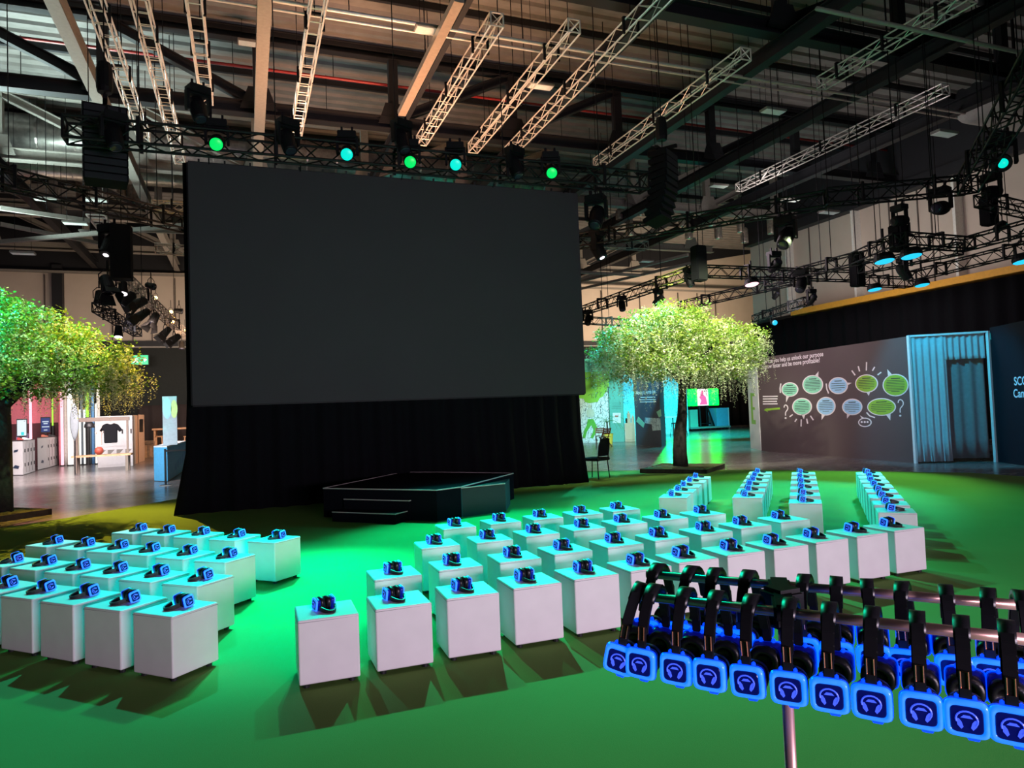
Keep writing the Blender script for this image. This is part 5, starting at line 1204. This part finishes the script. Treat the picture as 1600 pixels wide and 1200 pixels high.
# wooden high tables
def high_table(px0, px1, py, Y, lab, legs=4):
    a_, b_ = aty(px0, py, Y), aty(px1, py, Y); t = empty('high_table', ((a_.x+b_.x)/2, Y, 0), 0, lab, 'table')
    q = MB(); q.box(((a_.x+b_.x)/2, Y, a_.z), (b_.x-a_.x, .9, .09)); pm(q.build('table_top', M_tan), t)
    for i in (a_.x+.12, b_.x-.12):
        for j in (-.36, .36): q = MB(); q.bar((i, Y+j, 0), (i, Y+j, a_.z), .09); pm(q.build('leg', M_tan), t)
    return t
high_table(239, 300, 671, 42.0, 'wooden high table near the far dark drape, behind the blue counter')
for px, lab in [(249, 'left'), (293, 'right')]:
    a_ = aty(px, 682, 41.0); t = empty('bar_stool', (a_.x, 41.0, 0), 0, 'wooden bar stool at the %s side of the far high table' % lab, 'stool')
    q = MB(); q.lathe([(.2, -.03), (.21, .03)], 16, Matrix.Translation((a_.x, 41.0, a_.z))); pm(q.build('seat', M_tan), t)
    for i in (-1, 1):
        for j in (-1, 1): q = MB(); q.bar((a_.x+i*.2, 41+j*.2, 0), (a_.x+i*.12, 41+j*.12, a_.z), .045); pm(q.build('leg', M_tan), t)
o = on_plane_box(225, 688, 242, 694, 43.3, .4, M_tan, 'low_bench_top'); b_ = aty(233, 694, 43.5); q = MB(); q.box((b_.x, 43.5, b_.z/2), (.5, .3, b_.z)); q.build('support', M_tan, o); tag(o, 'low wooden bench by the far dark drape beside the orange-lit cabinet', 'bench'); o.name = 'low_bench'
# blue counter
A7, B7, C7 = atz(241, 752), atz(262, 753), atz(291.5, 733)
t = empty('blue_counter', (B7.x, B7.y, 0), 0, 'bright blue reception counter with white top left of the screen', 'counter'); zt = topz(262, 699, A7, B7)
pm(para(A7, B7, C7, .02, zt).build('cabinet', M_blue), t); pm(para(A7, B7, C7, zt, zt+.04).build('counter_top', M_pwhite), t); pm(para(A7, B7, C7, 0, .02).build('plinth', M_foot), t)
n = -away(B7, C7); q = MB()
for k in range(5): p = B7+(C7-B7)*(.35+.12*k); q.prism([p+n*.003+UP*(.25+.04*k), p+(C7-B7)*.05+n*.003+UP*(.22+.04*k), p+(C7-B7)*.07+n*.003+UP*(.5+.06*k), p+(C7-B7)*.01+n*.003+UP*(.42+.07*k)], n*.003)
pm(q.build('printed_leaves', mat('deep_blue_print', (.04,.25,.6), .5)), t)
Ys = B7.y+1.2
a_, b_ = aty(255, 692, Ys), aty(276, 619, Ys); t = empty('display_board', ((a_.x+b_.x)/2, Ys, zt+.04), 0, 'tall pale upright board with blue and lime ovals standing on the blue counter', 'sign')
q = MB(); q.box(((a_.x+b_.x)/2, Ys, (zt+.042+b_.z)/2), (b_.x-a_.x, .08, b_.z-zt-.042)); pm(q.build('board', mat('pale_board', (.36,.42,.46), .5)), t)
q = MB(); c_ = aty(261, 638, Ys-.045); q.prism([c_+Vector((.13*math.cos(2*PI*k/20), 0, .35*math.sin(2*PI*k/20))) for k in range(20)], (0, -.006, 0)); pm(q.build('blue_oval', M_sky), t)
q = MB(); c_ = aty(272, 639, Ys-.045); q.prism([c_+Vector((.10*math.cos(2*PI*k/20), 0, .30*math.sin(2*PI*k/20))) for k in range(20)], (0, -.006, 0)); pm(q.build('lime_oval', mat('pale_lime', (.6,.75,.25), .6)), t)
c_ = B7*.55+A7*.2+C7*.25; q = MB(); q.lathe([(.04, 0), (.055, .17), (.058, .175), (.05, .18)], 14, Matrix.Translation((c_.x, c_.y, zt+.041))); tag(q.build('paper_cup', M_foot), 'black paper cup standing on the blue counter', 'cup')
# belt barrier
a_ = atz(259, 758.5); t = empty('belt_barrier', (a_.x, a_.y, 0), 0, 'black belt barrier post in front of the blue counter', 'barrier'); zt = onv(260, 703, a_, a_+Vector((1, 0, 0))).z
q = MB(); q.lathe([(.17, 0), (.17, .02), (.03, .035), (.03, zt), (.035, zt+.03)], 16, Matrix.Translation((a_.x, a_.y, 0))); pm(q.build('post', M_foot), t)
q = MB(); q.bar((a_.x, a_.y, zt-.03), (a_.x+1.6, a_.y+.4, zt-.06), .006, .05); pm(q.build('belt', M_foot), t); q = MB(); q.lathe([(.175, .0), (.175, .012)], 20, Matrix.Translation((a_.x, a_.y, 0))); pm(q.build('base_rim', M_silver), t)
# exit sign
Ye = 44.0
t = empty('exit_sign', aty(218, 562, Ye), 0, 'glowing green running-man emergency exit sign on the dark wall left of the screen', 'exit sign'); a_, b_ = aty(205, 569.5, Ye), aty(231, 555, Ye)
q = MB(); q.box(((a_.x+b_.x)/2, Ye+.07, (a_.z+b_.z)/2), (b_.x-a_.x, .12, b_.z-a_.z)); pm(q.build('sign_face', emis('lit_exit_green', (.0, .75, .28), 1.3)), t)
q = MB(); q.box(((a_.x+b_.x)/2, Ye+.15, (a_.z+b_.z)/2), (b_.x-a_.x+.06, .08, b_.z-a_.z+.06)); q.bar(((a_.x+b_.x)/2, Ye+.15, b_.z-.1), ((a_.x+b_.x)/2, 45.8, b_.z-.1), .06); pm(q.build('casing', M_foot), t)
wx, wz = b_.x-a_.x, b_.z-a_.z
def ex(u, v): return Vector((a_.x+u*wx, Ye+.005, a_.z+v*wz))
q = MB()
q.prism([ex(.30+.035*math.cos(2*PI*k/12), .80+.065*math.sin(2*PI*k/12)) for k in range(12)], (0, -.01, 0))
for pts in ([(.22,.68),(.32,.72),(.30,.45),(.22,.42)], [(.22,.45),(.29,.45),(.36,.30),(.44,.30),(.44,.24),(.33,.22)], [(.22,.45),(.28,.42),(.22,.22),(.08,.16),(.08,.22),(.17,.27)], [(.30,.70),(.33,.66),(.38,.56),(.44,.60),(.44,.65),(.38,.63)], [(.23,.70),(.20,.64),(.12,.62),(.13,.56),(.21,.57)],
            [(.60,.56),(.78,.56),(.78,.72),(.94,.5),(.78,.28),(.78,.44),(.60,.44)]): q.prism([ex(*p) for p in pts], (0, -.01, 0))
pm(q.build('running_man_and_arrow', emis('lit_exit_white', (.85, 1, .9), 2.2)), t)

# ---------------------------------------------------------------- right exhibits
A8, B8 = atz(890, 692.5), atz(953, 691)
t = empty('mural_wall', ((A8.x+B8.x)/2, (A8.y+B8.y)/2, 0), 0, 'mural wall with a big green tree crown and a walking figure in green trousers', 'wall panel')
pm(slab(A8, B8, .12, 0, topz(930, 560, A8, B8)).build('wall_board', M_jungle), t)
shape([(885, 561), (952, 560.5), (952, 582), (885, 584)], A8, B8, M_mint, 'mint_sky_band', t, .004, .003)
multi([stroke(924, 571.5, 950, 570.5, .7), stroke(924, 580.5, 950, 579.5, .7), stroke(924, 571.5, 924, 580.5, .7), stroke(926, 575, 944, 574.2, .6), stroke(926, 577.5, 940, 577, .6)], A8, B8, M_ink, 'text_frame', t, .009, .002)
shape([(900, 582), (951.5, 580), (951.5, 604), (949, 606), (949, 611), (945, 614), (943, 619), (937, 622), (934, 628), (926, 629), (921, 630), (914, 628), (912, 623), (903, 622)], A8, B8, M_lime, 'tree_crown_print', t, .009, .004)
multi([stroke(a_[0], a_[1], a_[2], a_[3], .7) for a_ in [(915,592,921,590),(921,590,925,587),(925,587,933,586),(933,586,939,589),(925,604,928,607),(928,607,933,603),(933,603,940,604),(919,618,924,615),(924,615,925,622),(930,622,932,616),(932,616,935,612),(937,616,941,612)]], A8, B8, M_ink, 'drawn_leaf_lines', t, .0135, .001)
multi([ell(921.5, 635, 2.6, 3.2, 14), [(917, 640), (926, 639), (929.5, 645), (927.5, 652), (918, 652), (916.5, 646)]], A8, B8, mat('printed_beige', (.62, .52, .42), .7), 'figure_head_and_top', t, .012, .01)
multi([[(918.5, 655), (927.5, 655), (933.5, 668), (932, 675), (926.5, 685), (922.5, 684), (928, 672), (924, 664), (917, 675), (914.5, 685), (910.5, 683), (913, 672), (917, 664)]], A8, B8, mat('printed_leaf_green', (.12, .38, .04), .7), 'figure_green_trousers', t, .012, .012)
multi([[(910, 685), (914, 686.5), (914.5, 691), (911, 690)], [(922, 684.5), (926.5, 686), (926, 690.5), (923.5, 689)]], A8, B8, M_pwhite, 'figure_white_shoes', t, .012, .012)
A9, B9 = atz(954.5, 690.5), atz(976, 690)
t = empty('green_panel', ((A9.x+B9.x)/2, (A9.y+B9.y)/2, 0), 0, 'teal green freestanding panel with a small white poster right of the mural', 'wall panel')
pm(slab(A9, B9, .12, 0, topz(965, 572, A9, B9)).build('wall_board', M_teal), t)
po = shape([(957.5, 645), (970, 645), (970, 661), (957.5, 661)], A9, B9, M_pwhite, 'poster', t, .004, .008)
pm(multi([[(960.5, 650), (963, 648), (964, 650), (966.5, 646.5), (966, 652), (961.5, 652)]], A9, B9, mat('poster_red', (.6,.1,.12), .6), 'poster_motif', None, .013, .001), po)
pm(multi([stroke(962, 655, 966, 655, .6), stroke(963, 657.5, 966, 657.5, .5)], A9, B9, M_ink, 'small_print', None, .013, .001), po)
multi([stroke(956.5, y_, 971, y_, .35) for y_ in (630, 633, 635.5, 638)], A9, B9, M_ink, 'small_print', t, .004, .001)
# potted palm in front of the mural
p = atz(950, 694); t = empty('potted_palm', (p.x, p.y, 0), 0, 'small palm in a yellow pot between the mural and the teal panel', 'plant')
q = MB(); q.lathe([(.22, 0), (.28, .5), (.30, .52), (.26, .52)], 18, Matrix.Translation((p.x, p.y, 0))); pm(q.build('pot', mat('yellow_pot', (.70, .42, .05), .5)), t)
q = MB(); q.cyl((p.x, p.y, .5), (p.x, p.y, 1.1), .05, 7, .035); pm(q.build('stem', M_bark), t)
q = MB(); rn = random.Random(4)
for k in range(13):
    a = 2*PI*k/13+rn.uniform(-.2, .2); L_ = rn.uniform(.7, 1.05); up_ = rn.uniform(.3, .9); pts = []
    for j in range(8): f = j/7; pts.append(Vector((p.x+math.cos(a)*L_*f, p.y+math.sin(a)*L_*f, 1.05+up_*1.4*f-1.1*f*f)))
    q.tube(pts, .008, 4)
    for j in range(1, 8):
        for s_ in (-1, 1):
            b0 = pts[j]; dd = Vector((-math.sin(a)*s_, math.cos(a)*s_, -.35)); q.add([b0, b0+dd*.12+Vector((math.cos(a), math.sin(a), 0))*.04, b0+dd*.28+Vector((math.cos(a), math.sin(a), 0))*.1], [(0, 1, 2)])
pm(q.build('fronds', leafmat('palm_green', (.10, .25, .05))), t)
# wooden folding chairs near the mural
def fold_chair(px, py, rz, lab):
    p = atz(px, py); t = empty('folding_chair', (p.x, p.y, 0), rz, lab, 'chair', 'wooden folding chairs by the mural'); M_w = mat('red_brown_timber', (.16, .06, .035), .5)
    for s_ in (-1, 1):
        for a_, b_ in (((s_*.2, -.25, 0), (s_*.2, .2, .85)), ((s_*.17, .25, 0), (s_*.17, -.2, .46))): q = MB(); q.bar(a_, b_, .03, .04); q.build('leg', M_w, t)
    q = MB()
    for k in range(5): q.box((0, -.2+k*.085, .46), (.4, .07, .02))
    q.build('seat_slats', M_w, t); q = MB()
    for k in range(3): q.box((0, .12+k*.04, .62+k*.09), (.4, .02, .07))
    q.build('back_slats', M_w, t)
fold_chair(899, 696, R(40), 'wooden folding chair at the left of the mural'); fold_chair(938, 696, R(-30), 'wooden folding chair right of the painted figure'); fold_chair(946, 698, R(-70), 'wooden folding chair beside the potted palm')
# black chair beside the drape
p = atz(931, 748); t = empty('banquet_chair', (p.x, p.y, 0), R(28), 'black upholstered banquet chair standing beside the right end of the drape', 'chair')
for x_, y_ in ((-.2, -.2), (.2, -.2), (-.2, .22), (.2, .22)):
    q = MB(); q.tube([(x_*1.12, y_*1.15, 0), (x_, y_, .44)], .013, 8); q.build('leg', M_black, t)
q = rbox(.50, .50, .43, .50, .03, 3); q.build('seat', M_blackm, t, smooth=False); t.scale = (1.12, 1.12, 1.08)
q = MB(); q.tube([(-.2, -.21, .44), (-.205, -.26, .75), (-.17, -.29, .93), (0, -.30, .96), (.17, -.29, .93), (.205, -.26, .75), (.2, -.21, .44)], .013, 8); q.build('back_frame', M_black, t)
q = MB(); q.loft([[Vector((x*w_, y+dy, z)) for x, dy in ((-1,-.02),(1,-.02),(1,.02),(-1,.02))] for w_, y, z in ((.18,-.235,.54),(.2,-.25,.7),(.19,-.27,.85),(.14,-.29,.94))]); q.build('backrest', M_blackm, t, bevel=.012)
p = atz(906.5, 741); t = empty('microphone_stand', (p.x, p.y, 0), 0, 'thin black microphone stand beside the black banquet chair', 'stand')
q = MB(); q.cyl((0, 0, 0.02), (0, 0, 1.55), .009, 8); q.build('pole', M_black, t); q = MB(); q.lathe([(.13, 0), (.13, .02), (.012, .03)], 16); q.build('base', M_black, t); q = MB(); q.cyl((0, 0, 1.5), (-.35, .1, 1.62), .008, 6); q.build('boom_arm', M_black, t)
# white cabinet with bottles
A10, B10 = atz(977, 690), atz(993, 689.5)
t = empty('white_cabinet', (A10.x, A10.y, 0), 0, 'white cabinet between the teal panel and the slate panel, lit cyan', 'cabinet'); zc = topz(985, 661, A10, B10)
pm(slab(A10, B10, .5, 0, zc).build('body', M_pwhite), t); multi([[(978.5, 668), (991.5, 667.5), (991.5, 687), (978.5, 687.5)]], A10, B10, M_pwhite, 'door', t, .004, .02)
nn = away(A10, B10)
for k, (f, h_, r_, m_, lab) in enumerate([(.2, .28, .05, M_navy, 'dark bottle at the left end of the white cabinet top'), (.45, .62, .09, M_pwhite, 'tall white canister on the white cabinet'), (.65, .25, .07, M_sky, 'blue tub on the white cabinet'), (.85, .42, .07, M_pwhite, 'white jar at the right end of the white cabinet top')]):
    c_ = A10+(B10-A10)*f+nn*.25; q = MB(); q.lathe([(r_, 0), (r_, h_*.75), (r_*.5, h_*.85), (r_*.5, h_)], 12, Matrix.Translation((c_.x, c_.y, zc))); tag(q.build('container', m_, smooth=False), lab, 'container', 'containers on the white cabinet')
# slate panel
A11, B11, C11 = atz(994, 695), atz(1034, 698.5), atz(1041, 696)
t = empty('slate_panel', (B11.x, B11.y, 0), 0, 'dark slate freestanding panel with white lettering left of the tree trunk', 'wall panel'); zt = topz(1014, 588, A11, B11)
pm(para(A11, B11, C11, 0, zt).build('wall_board', M_slate), t)
text('Moving towards the', A11, B11, 994, 616.5, 1024, M_lwhite, t, 'heading')
multi([stroke(1001, 621, 1024, 620.5, 1.3), stroke(999.5, 624.8, 1025, 624.3, 1.3), stroke(1000, 628.2, 1025, 627.7, 1.3)], A11, B11, M_lwhite, 'small_print', t)
multi([[(997.5, 651), (1007.5, 661.5), (1005.5, 668.5), (994.5, 658.5)], [(1026, 643.5), (1033, 639), (1033.5, 650), (1030, 652.5)]], A11, B11, M_mint, 'paper_sheet', t, .004, .008)
multi([[(1008, 652.5), (1032, 653.5), (1032.5, 672), (1020, 673), (1018.5, 663), (1007.5, 661)]], A11, B11, M_forest, 'patterned_paper', t, .004, .006)
# cyan forest-print wall
Yc = 37.5
a_, b_ = aty(966, 668, Yc), aty(1076, 668, Yc); t = empty('forest_print_wall', ((a_.x+b_.x)/2, Yc, 0), 0, 'cyan-lit wall with a forest line drawing behind the right tree', 'wall panel')
q = MB(); q.box(((a_.x+b_.x)/2, Yc+.1, aty(1030, 568, Yc).z/2), (b_.x-a_.x, .2, aty(1030, 568, Yc).z)); pm(q.build('wall_board', M_forest), t)
q = MB(); zt = aty(1050, 630, Yc-1).z
a_, b_ = aty(1036, 652, 35), aty(1066, 652, 35); t = empty('white_high_table', ((a_.x+b_.x)/2, 35, 0), 0, 'white high table in front of the cyan forest wall', 'table')
q = MB(); q.box(((a_.x+b_.x)/2, 35, a_.z), (b_.x-a_.x, .6, .08)); pm(q.build('table_top', M_pwhite), t)
for i in range(3):
    x_ = a_.x+.1+(b_.x-a_.x-.2)*i/2; q = MB(); q.bar((x_, 35, 0), (x_, 35, a_.z), .05); pm(q.build('leg', M_foot), t)
for k in range(2):
    x_ = a_.x+.35+k*.55; tt = empty('bar_stool', (x_, 34.4, 0), 0, 'black bar stool at the white high table, %s one' % ('left', 'right')[k], 'stool')
    q = MB(); q.lathe([(.17, .72), (.18, .78)], 14); q.build('seat', M_foot, tt)
    for i in (-1, 1):
        for j in (-1, 1): q = MB(); q.bar((i*.19, j*.19, 0), (i*.1, j*.1, .73), .03); q.build('leg', M_foot, tt)
# green lit television on a trestle, low platform, boxes
Yv = 40.0
G_TV = emis('lit_tv_green', (.0, 1.0, .02), 12.0)
a_, b_ = aty(1076, 634.5, Yv), aty(1122, 607, Yv); t = empty('television', ((a_.x+b_.x)/2, Yv, 0), 0, 'big television glowing vivid green with a pink figure in its middle', 'television')
q = MB(); q.box(((a_.x+b_.x)/2, Yv+.06, (a_.z+b_.z)/2), (b_.x-a_.x+.08, .08, b_.z-a_.z+.08)); pm(q.build('casing', M_foot), t)
w_ = b_.x-a_.x; h_ = b_.z-a_.z
for nm, u0, u1, m_, yy in (('green_field', 0, .30, G_TV, 0), ('green_field', .66, 1, G_TV, 0), ('white_field', .30, .66, emis('lit_tv_white', (.95, .9, .95), 1.6), 0)):
    q = MB(); q.box((a_.x+w_*(u0+u1)/2, Yv+.012, a_.z+h_/2), (w_*(u1-u0), .012, h_)); pm(q.build(nm, m_), t)
q = MB(); q.prism([Vector((a_.x+w_*u, Yv+.002, a_.z+h_*v)) for u, v in ((.36,.05),(.42,.3),(.36,.5),(.40,.62),(.44,.85),(.47,.95),(.50,.85),(.50,.66),(.58,.5),(.60,.25),(.62,.05))], (0, -.006, 0)); pm(q.build('pink_figure', emis('lit_tv_pink', (1.0, .15, .45), 1.2)), t)
q = MB(); cx_ = (a_.x+b_.x)/2
for s_ in (-1, 1):
    q.bar((cx_+s_*.55, Yv-.3, .25), (cx_+s_*.3, Yv+.1, a_.z), .09); q.bar((cx_+s_*.55, Yv+.5, .25), (cx_+s_*.3, Yv+.15, a_.z), .09)
q.bar((cx_-.5, Yv, .45), (cx_+.5, Yv, .45), .07); pm(q.build('trestle', M_black), t)
a_, b_ = aty(1078, 662, Yv-.6), aty(1140, 661, Yv-.6); q = MB(); q.box(((a_.x+b_.x)/2, Yv, .2), (b_.x-a_.x, 1.4, .10)); o = q.build('low_platform', mat('grey_green_board', (.25,.32,.28), .6)); tag(o, 'low wheeled platform under the green television', 'platform')
for i in (a_.x+.2, (a_.x+b_.x)/2, b_.x-.2):
    q = MB(); q.cyl((i, Yv-.5, .08), (i+.08, Yv-.5, .08), .075, 10); q.build('wheel', M_foot, o); q = MB(); q.cyl((i, Yv+.5, .08), (i+.08, Yv+.5, .08), .075, 10); q.build('wheel', M_foot, o)
o = on_plane_box(1120, 637, 1137, 660.5, Yv-.3, .9, mat('cyan_box', (.12, .50, .68), .5), 'cyan_box'); zmn = min(v.co.z for v in o.data.vertices)
for v in o.data.vertices:
    if abs(v.co.z-zmn) < .01: v.co.z = .25
tag(o, 'cyan box with a white edge standing on the low platform', 'box')
q = MB(); xm = max(v.co.x for v in o.data.vertices); zx = max(v.co.z for v in o.data.vertices); q.box((xm+.03, Yv+.1, (zx+.0)/2), (.05, .9, zx)); q.build('white_edge', M_pwhite, o)
o = on_plane_box(1079, 640, 1090, 661, Yv-.2, .5, M_mint, 'mint_box')
for v in o.data.vertices:
    if v.co.z < .6: v.co.z = .25
tag(o, 'mint green box on the low platform left of the television trestle', 'box')
# small equipment case beside the stage
A12, B12, C12 = atz(485, 782), atz(506, 784), atz(506, 776)
t = empty('equipment_case', (A12.x, A12.y, 0), 0, 'small dark equipment case with a pale edge at the left of the stage', 'case'); pm(para(A12, B12, C12, .012, .16).build('case_body', mat('purple_lit_black', (.03,.025,.07), .5)), t); q = MB(); q.bar(Vector((A12.x, A12.y, .03)), Vector((B12.x, B12.y, .03)), .03); pm(q.build('pale_edge', M_trim), t)  # purple light on the case put into its body colour
